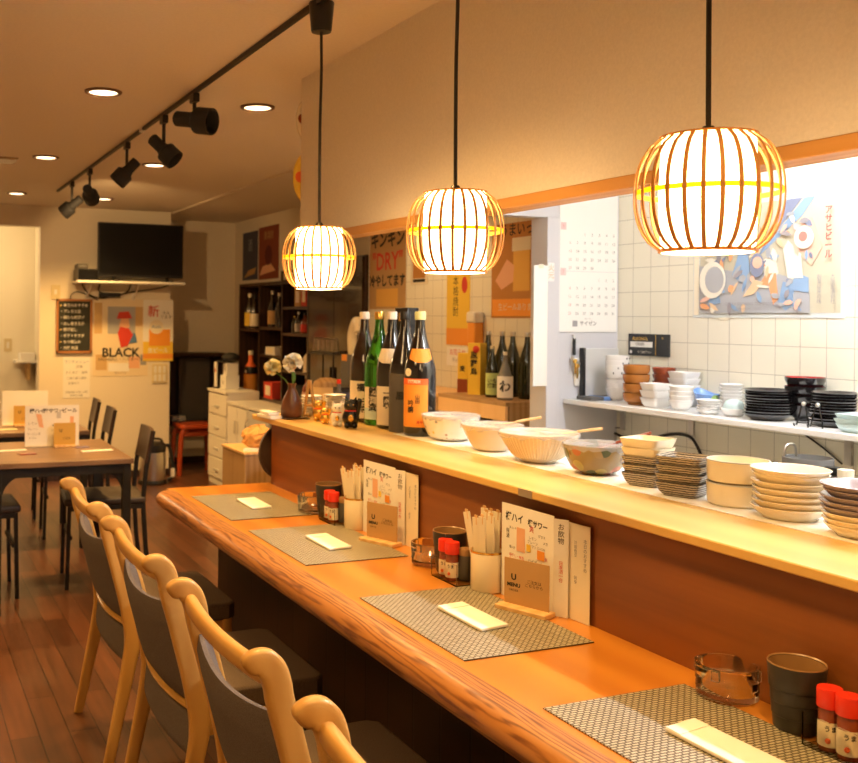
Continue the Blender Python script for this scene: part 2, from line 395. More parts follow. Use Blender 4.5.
# ================================================================== BAR COUNTER
bc = T('bar_counter', 'long orange-brown wooden bar counter with rounded log edge and dark boarded base', 'counter', (0, 0, 0))
O('tabletop', B(.955, 1.375, -.6, 3.50, .70, .75), 'counter', bc, .003)
prof = [(.968, .7515)] + [(.95 - .047 * math.sin(a) , .718 + .0345 * math.cos(a)) for a in [i * PI / 12 for i in range(1, 13)]] + [(.968, .683)]
nb = MB(); n = len(prof)
ys = [-.6, 3.42, 3.47, 3.495, 3.505]; sc = [1, 1, .93, .75, .45]
vs = []
for y, k in zip(ys, sc): vs += [(.968 + (x - .968) * k, y, .718 + (z - .718) * k) for x, z in prof]
fs = [(i * n + j, i * n + (j + 1) % n, (i + 1) * n + (j + 1) % n, (i + 1) * n + j) for i in range(4) for j in range(n)] + [tuple(range(n)), tuple(range(4 * n, 5 * n))[::-1]]
O('log_edge', nb.add(vs, fs), 'nosing', bc)['label'] = 'rounded log front edge with bark grain'
O('back_panel', B(1.355, 1.375, -.6, 3.472, .75, .982), 'riser', bc)['label'] = 'dark red-brown upright panel under the shelf'
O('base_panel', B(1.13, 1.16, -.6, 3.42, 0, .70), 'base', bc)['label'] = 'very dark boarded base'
bs = T('serving_shelf', 'pale yellow wooden serving shelf running above the bar counter', 'shelf', (0, 0, 0))
O('shelf_board', B(1.330, 1.80, -.6, 3.62, .982, 1.001), 'shelfwood', bs, .003)
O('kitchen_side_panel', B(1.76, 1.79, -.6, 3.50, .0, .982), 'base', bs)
p = at(525, 490, X=1.329)
O('edge_sticker', B(1.3285, 1.330, p.y - .025, p.y + .025, .983, 1.000), 'steel', bs)['label'] = 'small silver sticker'
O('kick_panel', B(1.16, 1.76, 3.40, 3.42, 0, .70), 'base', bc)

# ------------------------------------------------------------------ counter setting
mats_y = [(2.872, 3.303, 'farthest left end of the counter'), (2.287, 2.718, 'second along from the far end of the counter'), (1.547, 1.980, 'in front of the nearer menu stand'), (.882, 1.313, 'nearest, under the glass ashtray')]
where = ['at the far end of the counter', 'second from the far end, by the farther menu', 'in front of the nearer menu', 'nearest the viewer']
for i, (y0, y1, w) in enumerate(mats_y):
    o = O('placemat', B(-.148, .148, -(y1 - y0) / 2, (y1 - y0) / 2, 0, .002), 'mat', None, 0, False, (1.138, (y0 + y1) / 2, .7505))
    tag(o, 'grey-beige woven placemat on the bar counter, ' + where[i], 'placemat', 'placemats on the bar counter')
    # paper chopstick sleeve, slightly slanted like the photo
    ys_ = [(3.02 + .07, 0), (2.49, 0), (1.762, 0), (1.09, 0)][i][0]
    r = T('chopstick_sleeve', 'white paper chopstick sleeve on the placemat ' + where[i], 'chopstick sleeve', (1.144, ys_, .7535), R(-1 + i), 'chopstick sleeves lying on placemats')
    O('paper_sleeve', MB().prism([(-.036, -.088), (.036, -.080), (.036, .088), (-.034, .08)], 0, .006), 'paper', r, .0015)
    O('fold_flap', MB().prism([(-.034, .05), (.034, .058), (.034, .0875), (-.033, .0795)], .0062, .0072), 'paper', r)

def ashtray(loc, label):
    r = T('glass_ashtray', label, 'ashtray', loc, 0, 'glass ashtrays on the counter')
    Hh = .042; r.scale = (1.2, 1.2, 1.36)
    O('bowl', MB().lathe([(.001, 0), (.036, 0), (.041, .004), (.0405, .012), (.0415, .0125), (.0408, .022), (.042, .0225), (.0425, .040), (.0415, Hh), (.038, Hh), (.0365, .040), (.035, .010), (.001, .008)], 40), 'glass', r)
    for a in range(4):
        a_ = a * PI / 2 + .4
        m = Matrix.Rotation(a_, 4, 'Z') @ Matrix.Translation((.040, 0, Hh - .004))
        O('cigarette_rest', MB().box(-.003, .0045, -.0055, .0055, -.010, .003, m), 'glass', r, .001)
    return r
ashtray(at(727, 697, Z=.7506), 'clear ribbed glass ashtray nearest the viewer, left of the black cup')
ashtray((1.300, 2.195, .7506), 'clear glass ashtray between the two menu stands')
ashtray((1.285, 2.915, .7506), 'clear glass ashtray on the far placemat corner')

def cup(loc, label):
    r = T('tea_cup', label, 'cup', loc, 0, 'black tea cups on the counter'); r.scale = (1.1, 1.1, 1.16)
    O('cup_body', MB().lathe([(.001, 0), (.027, 0), (.030, .004), (.0315, .02), (.0325, .021), (.033, .038), (.034, .039), (.0345, .056), (.0362, .057), (.0385, .088), (.0378, .0895), (.036, .088), (.031, .05), (.027, .012), (.001, .008)], 40), 'cup', r)
    O('inner_glaze', MB().lathe([(.0356, .0878), (.0306, .05), (.0265, .0135), (.001, .0098)], 40), 'cupin', r)['label'] = 'brown glazed inside'
    O('rim', MB().lathe([(.0385, .0882), (.0378, .0902), (.036, .0885), (.0363, .0878), (.0378, .0893), (.0383, .0875)], 40), 'cupin', r)
cup((1.311, 1.108, .7506), 'black ceramic tea cup with brown inside nearest the viewer')
cup((1.305, 2.112, .7506), 'black ceramic tea cup beside the nearer red shakers')
cup((1.305, 2.838, .7506), 'black ceramic tea cup behind the farther red shaker')

def caddy(loc, where_, n):
    r = T('condiment_caddy', 'clear acrylic condiment box ' + where_, 'caddy', loc, 0, 'acrylic condiment boxes')
    w, l, h = .038, .058, .050
    O('acrylic_box', MB().box(-w, w, -l, l, 0, .002).box(-w, -w + .002, -l, l, .002, h).box(w - .002, w, -l, l, .002, h).box(-w + .002, w - .002, -l, -l + .002, .002, h).box(-w + .002, w - .002, l - .002, l, .002, h), 'acrylic', r, 0, False)
    L = Vector(loc)
    for k, (dx, dy, side) in enumerate([(-.014, .030, 'left'), (-.015, -.002, 'right')]):
        if n == 1 and False: break
        s = T('spice_shaker', 'red-capped spice shaker, %s one in the condiment box %s' % (side, where_), 'shaker', L + Vector((dx, dy, .0022)), 0, 'red capped spice shakers'); s.scale = (1.15, 1.15, 1.2)
        O('jar', MB().lathe([(.001, 0), (.0125, 0), (.0135, .002), (.0135, .046), (.0125, .050), (.012, .054), (.001, .054)], 24), 'redlac', s)
        O('paper_label', MB().lathe([(.0138, .006), (.0138, .036)], 24, a0=R(130), a1=R(310)), 'cream', s)
        txt_cyl(s, 'うま', .0141, R(225), .028, .008, 'ink', .0002)
        O('printed_spot', MB().ball((-.0118, -.0072, .014), .0035, 8), 'orange2', s)
        O('cap', MB().lathe([(.0152, .052), (.0156, .054), (.0156, .073), (.0148, .0755), (.001, .0758)], 24), 'red', s)['label'] = 'bright red cap'
    s = T('sauce_jar', 'small dark sauce jar with brown lid in the condiment box ' + where_, 'jar', L + Vector((.014, -.016, .0022)), 0, 'sauce jars in condiment boxes'); s.scale = (1.1, 1.1, 1.2)
    O('jar_body', MB().lathe([(.001, 0), (.0145, 0), (.0155, .003), (.0155, .050), (.001, .050)], 24), 'dgrey', s)
    O('lid', MB().lathe([(.016, .050), (.0162, .061), (.015, .063), (.001, .063)], 24), 'cupin', s)
caddy((1.306, 1.005, .7506), 'nearest the viewer', 2)
caddy((1.283, 2.042, .7506), 'beside the nearer chopstick holder', 2)
caddy((1.296, 2.750, .7506), 'beside the farther chopstick holder', 2)

def chop_holder(loc, which):
    r = T('chopstick_holder', 'cream cylindrical chopstick holder on the counter beside the %s menu' % which, 'holder', loc, 0, 'chopstick holders')
    O('holder_cup', MB().lathe([(.001, 0), (.037, 0), (.039, .003), (.039, .090), (.038, .092), (.0365, .091), (.0355, .006), (.001, .005)], 32), 'creamcer', r)
    O('rim_band', MB().lathe([(.0392, .088), (.0397, .090), (.0392, .0935), (.037, .093)], 32), 'gold', r)
    rnd = random.Random(3)
    slots = [(-.020, -.012), (-.021, .006), (-.012, .019), (-.004, -.019), (-.007, -.002), (.004, .010), (.012, -.012), (.016, .006)]
    for k, (dx, dy) in enumerate(slots):
        c = T('chopstick_pair', 'paper-sleeved chopsticks standing in the holder beside the %s menu' % which, 'chopsticks', Vector(loc) + Vector((dx, dy, .0062)), 0, 'sleeved chopsticks in the holder beside the %s menu' % which)
        tx, ty = dx * .3 + rnd.uniform(-.005, .005), dy * .6 + rnd.uniform(-.005, .005)
        ln = .172 + rnd.uniform(-.012, .012)
        if k == 2: ty += .026; ln += .0
        O('paper_sleeve', MB().sweep([(0, 0, .0), (tx * .5, ty * .5, ln * .5), (tx, ty, ln)], .0045, .021, (1, .25, 0), 8, 5, scales=[.55, .9, 1.0]), 'cream', c)
        O('stick_tips', MB().cyl((tx * .9, ty * .9 - .003, ln * .9), (tx * 1.02, ty * 1.02 - .003, ln + .006), .0022, n=6).cyl((tx * .9, ty * .9 + .003, ln * .9), (tx * 1.02, ty * 1.02 + .003, ln + .006), .0022, n=6), 'palewood', c)
chop_holder((1.303, 1.942, .7506), 'nearer')
chop_holder((1.313, 2.650, .7506), 'farther')

def menu(y1, z0, which, lean=.012):
    # laminated folded menu: three panels standing along the riser, zig-zag in plan
    r = T('laminated_menu', 'laminated three-panel drink menu standing on the counter, %s one' % which, 'menu', (0, 0, z0), 0, 'laminated menus on the counter')
    segs = [(1.312, y1, 1.322, y1 - .176), (1.322, y1 - .176, 1.338, y1 - .204), (1.342, y1 - .196, 1.347, y1 - .262)]
    hs = [.212, .207, .203]
    for k, (xa, ya, xb, yb) in enumerate(segs):
        mid = Vector(((xa + xb) / 2, (ya + yb) / 2, .0)); L = math.hypot(xb - xa, yb - ya)
        rz = math.atan2(yb - ya, xb - xa)
        e = O('menu_panel', B(-L / 2, L / 2, -.0006, .0006, 0, hs[k]), 'paper' if k < 2 else 'cream', r, 0, False, mid, rz)
        fy = -.0009
        if k == 0:
            txt(e, '樽ハイ', -.043, .183, .021, 'ink', fy, bold=.0006)
            txt(e, '樽サワー', .036, .181, .0165, 'ink', fy, bold=.0005)
            patch(e, 'printed_glass', -.034, -.006, .112, .165, 'peach', fy)
            txt(e, 'レモン\nプレーン\nトマト', .020, .14, .009, 'inkgrey', fy)
            txts(e, [('極上レモン', -.045, .160, .0062), ('グラス', .05, .158, .008), ('メガ', .062, .146, .008), ('三八〇円', .048, .132, .0065), ('濃いめ', -.05, .116, .007), ('しろ・黒糖', .052, .088, .0068), ('芋・麦・米', .05, .076, .0068), ('ソーダ割り', .048, .062, .0068), ('お湯割り', .046, .050, .0068), ('ロック', .044, .038, .0068), ('コーラ', -.052, .022, .0068), ('カルピス', -.036, .012, .0068), ('ノンアルコール', .036, .022, .0068)], 'ink', fy)
            txts(e, [('爽', .016, .168, .016), ('人気', .06, .112, .009), ('冷', .022, .084, .012)], 'inkred', fy)
            txt(e, '梅\n酒', -.066, .145, .012, 'ink', fy)
            txt(e, '梅干し・梅酒\nライム・緑茶', -.035, .094, .0085, 'inkred', fy)
            txt(e, '生ビール', -.048, .074, .010, 'ink', fy, bold=.0003)
            txt(e, 'ウーロン茶\nジンジャー', -.045, .056, .008, 'ink', fy)
            txt(e, '焼酎・日本酒', -.043, .034, .008, 'ink', fy, bold=.0003)
            txt(e, 'ハイボール', .030, .098, .010, 'ink', fy)
            patch(e, 'printed_lemon', .036, .060, .108, .128, 'orange', fy - .0002)
            patch(e, 'printed_drink', .000, .014, .118, .134, 'yellow', fy - .0002)
        elif k == 1:
            txt(e, 'お\n飲\n物', 0, .175, .015, 'ink', fy)
            txt(e, '日\n本\n酒\n一\n合', .0, .095, .010, 'inkred', fy, line=.9)
        else:
            txt(e, '本\n日\nの\nお\nす\nす\nめ', .020, .14, .0105, 'inkgrey', fy, line=.95)
            txt(e, '冷\n奴\n枝\n豆', -.008, .15, .009, 'inkgrey', fy, line=.95)
            txt(e, '刺\n身', -.008, .085, .009, 'inkgrey', fy, line=.95)
    return r
menu(1.898, .7506, 'nearer'); menu(2.605, .7506, 'farther')

def sign(loc, which):
    r = T('card_stand', 'kraft brown card standing in a pale wooden base before the %s menu' % which, 'sign', loc, R(-68), 'kraft cards in wooden bases'); r.scale = (1.2, 1.2, 1.12)
    O('wooden_base', MB().box(-.052, .052, -.024, .012, 0, .010), 'palewood', r, .002)
    c = O('card', B(-.046, .046, -.001, .001, .009, .098), 'card', r, 0, False)
    txt(c, 'U', -.026, .062, .016, 'ink', -.0013, bold=.0006); txt(c, 'MENU', -.026, .047, .010, 'ink', -.0013, bold=.0004); txt(c, 'ORDER', -.026, .037, .006, 'ink', -.0013)
    txt(c, 'ご注文は\nこちらから', .016, .055, .0075, 'ink', -.0013)
sign((1.282, 1.762, .7506), 'nearer'); sign((1.290, 2.445, .7506), 'farther')

# ------------------------------------------------------------------ round tray leaning on counter end, plush bag etc. come later
# ================================================================== CHAIRS AT THE BAR
def bar_chair(y, label):
    r = T('wooden_chair', label, 'chair', (.832, y, 0), 0, 'beech chairs along the bar counter')
    hw = .240
    for s in (1, -1):
        # rear post: splayed foot, knee at seat height, straight raked back, top curling inward
        path = [(-.205, s * hw, 0), (-.172, s * hw, .16), (-.140, s * hw, .32), (-.130, s * hw, .40), (-.146, s * hw, .50), (-.182, s * hw, .64), (-.206, s * hw, .725)]
        cu = [(-.212, s * hw, .756), (-.222, s * hw, .782), (-.238, s * hw, .796), (-.256, s * hw, .797), (-.270, s * hw, .787)]
        pth = smooth_path(path + cu, 5)
        n_ = len(pth); scs = [(.60 + .40 * min(1, i / 14)) if i < n_ - 12 else 1 - .22 * (i - n_ + 12) / 9 if i < n_ - 3 else [.72, .58, .34][i - n_ + 3] for i in range(n_)]
        O('rear_post', MB().sweep(pth, .031, .050, (0, 1, 0), 16, 4.2, scales=scs), 'chair', r)
        O('front_leg', MB().sweep([(.195, s * .200, 0), (.19, s * .200, .20), (.185, s * .200, .415)], .034, .034, (1, 0, 0), 12, 3.5, scales=[.75, .9, 1]), 'chair', r)
        O('side_rail', MB().sweep([(-.13, s * .215, .385), (.19, s * .200, .39)], .020, .05, (0, 1, 0), 10, 4), 'chair', r)
    O('front_rail', MB().sweep([(.185, -.2, .385), (.185, .2, .385)], .020, .05, (1, 0, 0), 10, 4), 'chair', r)
    # crest rail, bowed backward, seated between the curled posts
    rail = [(-.226 - .016 * (1 - (s_ / .235) ** 2), s_, .770 - .004 * (1 - (s_ / .235) ** 2)) for s_ in [-.235 + .47 * i / 16 for i in range(17)]]
    O('crest_rail', MB().sweep(rail, .028, .038, (1, 0, 0), 14, 2.6, scales=[.9] + [1] * 15 + [.9]), 'chair', r)
    # upholstered back pad, curved in plan, with a scooped top edge
    def pad(z0, z1, scoop, th, bow):
        mb = MB(); nu, nv = 14, 8; vs = []
        for side in (0, 1):
            for j in range(nv + 1):
                for i in range(nu + 1):
                    u = -1 + 2 * i / nu; yy = u * (hw - .016)
                    zt = z1 - scoop * (1 - u * u)
                    z = z0 + (zt - z0) * j / nv
                    xb = -.130 - max(0, z - .43) * .27 - max(0, .40 - z) * .1 - bow * (1 - u * u)
                    edge = min(1, (nv - j) / 1.5 + .25, j / 1.5 + .25)
                    vs.append((xb + (th / 2 * edge) * (1 if side else -1), yy, z))
        k = (nu + 1) * (nv + 1); fs = []
        for side in (0, 1):
            for j in range(nv):
                for i in range(nu):
                    a = side * k + j * (nu + 1) + i
                    fs.append((a, a + 1, a + nu + 2, a + nu + 1))
        for i in range(nu):
            fs.append((i, i + 1, k + i + 1, k + i)); a = nv * (nu + 1) + i; fs.append((a, a + 1, k + a + 1, k + a))
        for j in range(nv):
            a = j * (nu + 1); fs.append((a, a + nu + 1, k + a + nu + 1, k + a)); a += nu; fs.append((a, a + nu + 1, k + a + nu + 1, k + a))
        return mb.add(vs, fs)
    O('back_pad', pad(.445, .700, .020, .040, .030), 'fabric', r)
    O('lower_back_pad', pad(.315, .425, 0, .028, .022), 'fabric', r)
    O('back_rail', MB().sweep([(-.133 - .026 * (1 - (y_ / .22) ** 2), y_, .435) for y_ in [-.22 + .44 * i / 10 for i in range(11)]], .036, .014, (1, 0, 0), 10, 3), 'chair', r)
    sm = MB().prism([(-.10, -.200), (-.09, -.21), (.19, -.215), (.215, -.195), (.215, .195), (.19, .215), (-.09, .21), (-.10, .200)], .41, .465)
    O('seat', sm, 'seat', r, .014)
    return r
cl = ['beech-framed chair with grey-brown padded back, farthest of the row along the counter', 'beech-framed chair with grey-brown back, second from the far end of the counter row', 'beech-framed chair with grey-brown back, second nearest in the counter row, at bottom centre-left', 'beech-framed chair nearest the viewer, only its curled top post showing at the bottom edge']
c0 = bar_chair(3.19, cl[0])
for y, l in zip((2.495, 1.790, 1.085), cl[1:]): dup(c0, (.832, y, 0), 0, l)
# ================================================================== PENDANT LAMPS
M['lamp_white'] = emit('lamp_diffuser', (1.0, .69, .34), 11.5)
def pendant(y, zc, label):
    r = T('pendant_lamp', label, 'lamp', (1.15, y, 2.29), 0, 'bamboo pendant lamps over the counter')
    top = zc + .089; dz = top - 2.29
    O('canopy', MB().lathe([(.001, -.085), (.028, -.085), (.030, -.080), (.037, -.004), (.036, 0), (.001, 0)], 24), 'black', r)
    O('cord', MB().tube(smooth_path([(0, 0, -.085), (.002, .001, -.2), (-.0015, 0, dz * .6), (0, 0, dz)], 5), .0042), 'wire', r)
    # coordinates below are local to the canopy; the shade centre sits at zc
    c = zc - 2.29
    O('socket_cap', MB().lathe([(.008, .100), (.008, .103), (.014, .093), (.016, .086), (.001, .085)][1:], 20, (0, 0, c)), 'black', r)
    O('shade_diffuser', MB().lathe([(.0665, -.083), (.070, .0), (.0665, .083)], 40, (0, 0, c)), 'lamp_white', r)['label'] = 'glowing white inner cylinder'
    O('top_plate', MB().lathe([(.001, .0865), (.070, .0855), (.070, .0885), (.001, .0895)], 40, (0, 0, c)), 'bamboo', r)
    O('bottom_ring', MB().lathe([(.066, -.0885), (.0705, -.0885), (.0705, -.0835), (.066, -.0835), (.066, -.0885)], 48, (0, 0, c)), 'bamboo', r)
    O('bottom_diffuser', MB().lathe([(.001, -.092), (.0655, -.0885)], 40, (0, 0, c)), 'lamp_white', r)
    O('middle_band', MB().lathe([(.1028, -.0010), (.1040, -.0010), (.1040, .0066), (.1028, .0066), (.1028, -.0010)], 64, (0, 0, c)), 'ring', r)['label'] = 'yellow horizontal band'
    rib = None
    for k in range(26):
        if rib is None:
            pts = []
            for i in range(15):
                t = -1 + 2 * i / 14
                z = t * .085; rr = .069 + (.1058 - .069) * max(0, 1 - abs(t) ** 2.3) ** .72
                pts.append((rr, 0, z))
            rib = O('rib', MB().sweep(pts, .0022, .0066, (1, 0, 0), 8, 5), 'bamboo', r, 0, True, (0, 0, c))
        else:
            o = rib.copy(); C.objects.link(o); o.parent = r; o.location = (0, 0, c); o.rotation_euler.z = 2 * PI * k / 26
    # the bulb inside, shining out through the ribs
    return r
M['lamp_white'] = emit('lamp_diffuser', (1.0, .69, .34), 11.5)
pendant(2.583, 1.553, 'round slatted bamboo pendant lamp, farthest and smallest of the three')
pendant(1.852, 1.571, 'round slatted bamboo pendant lamp, middle one of the three')
pendant(1.137, 1.574, 'round slatted bamboo pendant lamp, nearest and largest of the three')

# ================================================================== CEILING
tr = T('lighting_track', 'long black lighting track on the ceiling', 'track', (1.13, 0, 2.29))
O('rail', MB().box(-.008, .008, 1.2, 7.2, -.015, 0), 'iron', tr)
O('joint', B(-.0085, .0085, 4.62, 4.68, -.0155, 0), 'chrome', tr)['label'] = 'pale joint piece'
def spot(y, head, aim, size, label, stem=.10):
    r = T('track_spotlight', label, 'spotlight', (1.13, y, 2.274), 0, 'black spotlights on the ceiling track')
    O('adapter', MB().box(-.013, .013, -.03, .03, -.035, 0), 'black', r, .003)
    O('stem', MB().tube([(0, 0, -.03), (0, 0, -.03 - stem * .5), (0, 0, -.03 - stem)], .008), 'black', r)
    a = Vector(aim).normalized(); hp = Vector((0, 0, -.04 - stem)) + a * .0
    q = Matrix.Translation(hp) @ a.to_track_quat('Z', 'Y').to_matrix().to_4x4()
    s = size * .86
    O('lamp_head', MB().lathe([(.001, -.085 * s), (.026 * s, -.085 * s), (.030 * s, -.08 * s), (.030 * s, -.02 * s), (.034 * s, .0), (.050 * s, .012 * s), (.052 * s, .018 * s), (.052 * s, .082 * s), (.048 * s, .084 * s), (.046 * s, .080 * s), (.044 * s, .03 * s), (.001, .022 * s)], 28, mtx=q), 'blackmat', r)
    O('lens', MB().lathe([(.001, .030 * s), (.0435 * s, .030 * s)], 24, mtx=q), 'blackgloss', r)
    return r
def throw(y, z, aim, e):
    l = bpy.data.lights.new('track_beam', 'SPOT'); l.energy = e; l.color = (1.0, .60, .24); l.spot_size = R(80); l.spot_blend = .7; l.shadow_soft_size = .03
    o = bpy.data.objects.new('track_beam', l); C.objects.link(o); a = Vector(aim).normalized(); o.location = Vector((1.13, y, z)) + a * .10; o.rotation_euler = a.to_track_quat('-Z', 'Y').to_euler()
throw(5.98, 2.12, (.36, .88, -.24), 42)
names = ['nearest and largest on the track, pointing toward the viewer', 'second nearest on the track, tilted down right', 'middle one of the five on the track, tilted down left', 'second from the far end of the track', 'farthest at the end of the track']
for (y, aim, sz, st, nm) in [(3.78, (.62, -.72, -.15), 1.2, .065, names[0]), (4.25, (.62, -.45, -.70), 1.05, .11, names[1]), (4.98, (-.55, .10, -.62), 1.05, .11, names[2]), (5.98, (.36, .88, -.30), 1.1, .11, names[3]), (6.60, (-.50, .3, -.45), 1.1, .12, names[4])]:
    spot(y, aim, aim, sz, 'black track spotlight, ' + nm, st)
M['ringbrown'] = plain('brown_ring', (.14, .06, .025), .4)
M['dl'] = emit('downlight_glow', (1.0, .74, .42), 5.0)
dls = [(.80, 3.96, 'nearest left of the track'), (1.47, 3.97, 'nearest right of the track'), (.83, 5.73, 'second row, left of the track'), (1.47, 5.74, 'second row, right of the track'), (.88, 7.52, 'third row, left of the track'), (1.54, 7.56, 'third row, right of the track')]
hid = [(.78, 2.2, ''), (.75, .45, ''), (-.75, .45, ''), (-.7, 2.2, ''), (-.7, 3.96, ''), (-.7, 5.73, '')]
for x, y, w in dls + hid:
    if w:
        r = T('downlight', 'round recessed ceiling downlight, ' + w, 'downlight', (x, y, 2.29), 0, 'recessed ceiling downlights')
        O('trim_ring', MB().lathe([(.058, -.004), (.060, -.009), (.074, -.006), (.076, 0), (.058, 0), (.058, -.004)], 36), 'ringbrown', r)
        O('glowing_lens', MB().lathe([(.001, -.003), (.0575, -.003)], 32), 'dl', r)
    l = bpy.data.lights.new('downlight_beam', 'SPOT'); l.energy = 105 if w else 80; l.spot_size = R(125); l.spot_blend = .9; l.shadow_soft_size = .055
    l.color = (1.0, .55, .16)
    o = bpy.data.objects.new('downlight_beam', l); C.objects.link(o); o.location = (x, y, 2.272)
v = T('ceiling_vent', 'small brownish ceiling vent at the left edge', 'vent', (.60, 5.93, 2.29))
O('vent_frame', B(-.13, .09, -.10, .10, -.008, 0), 'cupin', v, .002)
O('vent_slats', MB().box(-.11, .07, -.08, -.03, -.011, -.008).box(-.11, .07, -.02, .03, -.011, -.008).box(-.11, .07, .04, .08, -.011, -.008), 'cupin', v)
# kitchen fluorescent lamp, above the opening (out of the frame, lights the tiles and the shelf)
k = T('fluorescent_lamp', 'white twin-length fluorescent batten on the kitchen ceiling', 'lamp', (2.36, 1.45, 2.29))
O('lamp_housing', B(-.05, .05, -.95, .95, -.05, 0), 'white', k, .004)
M['tube'] = emit('fluorescent_tube', (.93, .95, 1.0), 185)
for y0, y1 in ((-.92, -.02), (.02, .92)):
    O('tube', MB().cyl((0, y0, -.075), (0, y1, -.075), .014), 'tube', k)
    for yy in (y0, y1): O('tube_holder', B(-.012, .012, yy - .006, yy + .006, -.092, -.05), 'white', k)
# paper fans on the end of the upper wall
for i, (py, rr, z) in enumerate([(120, .085, 0), (178, .10, 0)]):
    p = at(300, py, Y=3.46)
    f = T('round_wall_ornament', ['pale round ornament at the end of the upper wall, upper one', 'yellow round ornament at the end of the upper wall, lower one'][i], 'ornament', (1.452, 3.436, p.z), 0, 'round ornaments on the wall end')
    m_ = Matrix.Translation((.035, .012, 0)) @ Matrix.Rotation(-PI / 2, 4, 'X') 
    O('ornament_disc', MB().lathe([(.001, -.010), (rr * .9, -.010), (rr, -.004), (rr, .006), (.001, .010)], 32, mtx=m_, sx=.62), ['creamcer', 'yellow'][i], f)
    O('painted_mark', MB().lathe([(.001, -.0135), (rr * .22, -.0125)], 16, (0, 0, 0), m_ @ Matrix.Translation((-rr * .38, 0, 0))), ['redlac', 'orange2'][i], f)

# ================================================================== SERVING SHELF ITEMS
SZ = 1.0012
ln = O('paper_liner', B(1.545, 1.76, .7, 2.86, SZ, SZ + .0012), 'paper', None, 0, False)
tag(ln, 'white paper sheet laid under the bowls and plates on the serving shelf', 'shelf liner')
LZ = SZ + .0016
def shelf_at(x, y, z=LZ): return at(x, y, Z=z)
def bottle_prof(s=1.0, cap=True):
    return [(r * s, z * s) for r, z in [(.001, 0), (.047, 0), (.0515, .005), (.0525, .012), (.0525, .195), (.0515, .212), (.048, .232), (.041, .256), (.0325, .282), (.0245, .308), (.0190, .332), (.0160, .355), (.0152, .378), (.0172, .379), (.0172, .386), (.001, .386)]]
def bottle(x, y, glassm, label, capm, lab=None, neck=None, txts=(), group='large sake bottles on the serving shelf', s=1.0, z=None, name='sake_bottle', narrow=1.0, face=None):
    z = LZ if z is None else z
    r = T(name, label, 'bottle', (x, y, z), 0, group)
    O('bottle_glass', MB().lathe([(a * (narrow if b < .2 * s else 1), b) for a, b in bottle_prof(s)], 36), glassm, r)
    O('cap', MB().lathe([(.0178 * s, .376 * s), (.0182 * s, .380 * s), (.0182 * s, .400 * s), (.017 * s, .403 * s), (.001, .4032 * s)], 24), capm, r)
    phi = math.atan2(-y, -x); fo = face or 0
    rr = .0525 * s * narrow + .0006
    if lab:
        for (m, z0, z1, da, sh) in lab:
            O('label', MB().lathe([(rr + sh, z0 * s), (rr + sh, z1 * s)], 24, a0=phi + fo - R(da), a1=phi + fo + R(da)), m, r)
    if neck:
        m, z0, z1, dphi = neck
        def rad(zz):
            pr = bottle_prof(s)
            for (r0, a0_), (r1, a1_) in zip(pr, pr[1:]):
                if a0_ <= zz <= a1_ and a1_ > a0_: return r0 + (r1 - r0) * (zz - a0_) / (a1_ - a0_) + .0008
            return .02
        mb = MB(); nn = 10; rows = 8; vs = []
        for j in range(rows + 1):
            zz = z0 + (z1 - z0) * j / rows
            half = R(58) * (1 if j > 2 else .35 + .3 * j)
            for i in range(nn + 1): 
                a = phi + dphi + half * (-1 + 2 * i / nn); vs.append((rad(zz) * math.cos(a), rad(zz) * math.sin(a), zz))
        mb.add(vs, [(j * (nn + 1) + i, j * (nn + 1) + i + 1, (j + 1) * (nn + 1) + i + 1, (j + 1) * (nn + 1) + i) for j in range(rows) for i in range(nn)])
        O('shoulder_label', mb, m, r)
    for (t, zz, sz, m, dp, bo) in txts: txt_cyl(r, t, rr + .0012, phi + fo + dp, zz * s, sz, m, bo, .95)
    return r
bx = 1.60
bottle(1.632, 3.245, 'amber', 'brown glass sake bottle with cream picture label, farthest left of the tall bottles', 'cream', [('cream', .015, .15, 75, 0)], None, [('福', .125, .030, 'ink', -.25, .001), ('正\n宗', .06, .028, 'ink', -.2, .001)])
bottle(1.636, 3.135, 'grnbottle', 'translucent green sake bottle with pale blue label', 'gold', [('cream', .03, .135, 70, 0), ('palebluecer', .02, .06, 70, .0004)], None, [('國\n酒\n造', .09, .030, 'ink', -.45, .0012)])
bottle(1.626, 3.022, 'dkbottle', 'dark sake bottle with white body label and white shoulder label, right of the green bottle', 'cream', [('cream', .012, .145, 70, 0)], ('cream', .225, .275, -.35), [('一\n銀\n嶺', .10, .022, 'ink', -.35, .0008)])
bottle(1.616, 2.910, 'dkbottle', 'black sake bottle with plain grey-brown label, left of the orange-labelled bottle', 'black', [('dgrey', .0, .195, 80, 0)], None, [('黒', .12, .030, 'blackmat', -.3, .0008)])
M['pgcap'] = plain('pale_green_cap', (.66, .72, .36), .4)
bottle(1.609, 2.797, 'dkbottle', 'black sake bottle with bright orange label and pale green cap', 'pgcap', [('orange', .03, .185, 52, 0), ('orange2', .166, .1865, 52, .0004)], ('orange', .238, .282, .10), [('特撰純米', .176, .012, 'cream', 0, .0004), ('吟\n醸', .095, .022, 'ink', -.18, .0004), ('山\n田', .12, .016, 'ink', .25, .0003), ('冷や', .045, .011, 'inkred', .4, .0004)], face=-.38)
ob_ = [o for o in C.objects if o.get('label', '').startswith('black sake bottle with bright orange')][0]
ph_ = math.atan2(-2.797, -1.609) - .75
O('round_seal', MB().lathe([(.001, .0012), (.013, .0012)], 20, mtx=Matrix.Translation((.0527 * math.cos(ph_), .0527 * math.sin(ph_), .206)) @ Matrix.Rotation(ph_, 4, 'Z') @ Matrix.Rotation(PI / 2, 4, 'Y')), 'cream', ob_)
r = T('sake_carton', 'tall black carton standing behind the black bottles', 'carton', (1.712, 3.072, LZ), R(20))
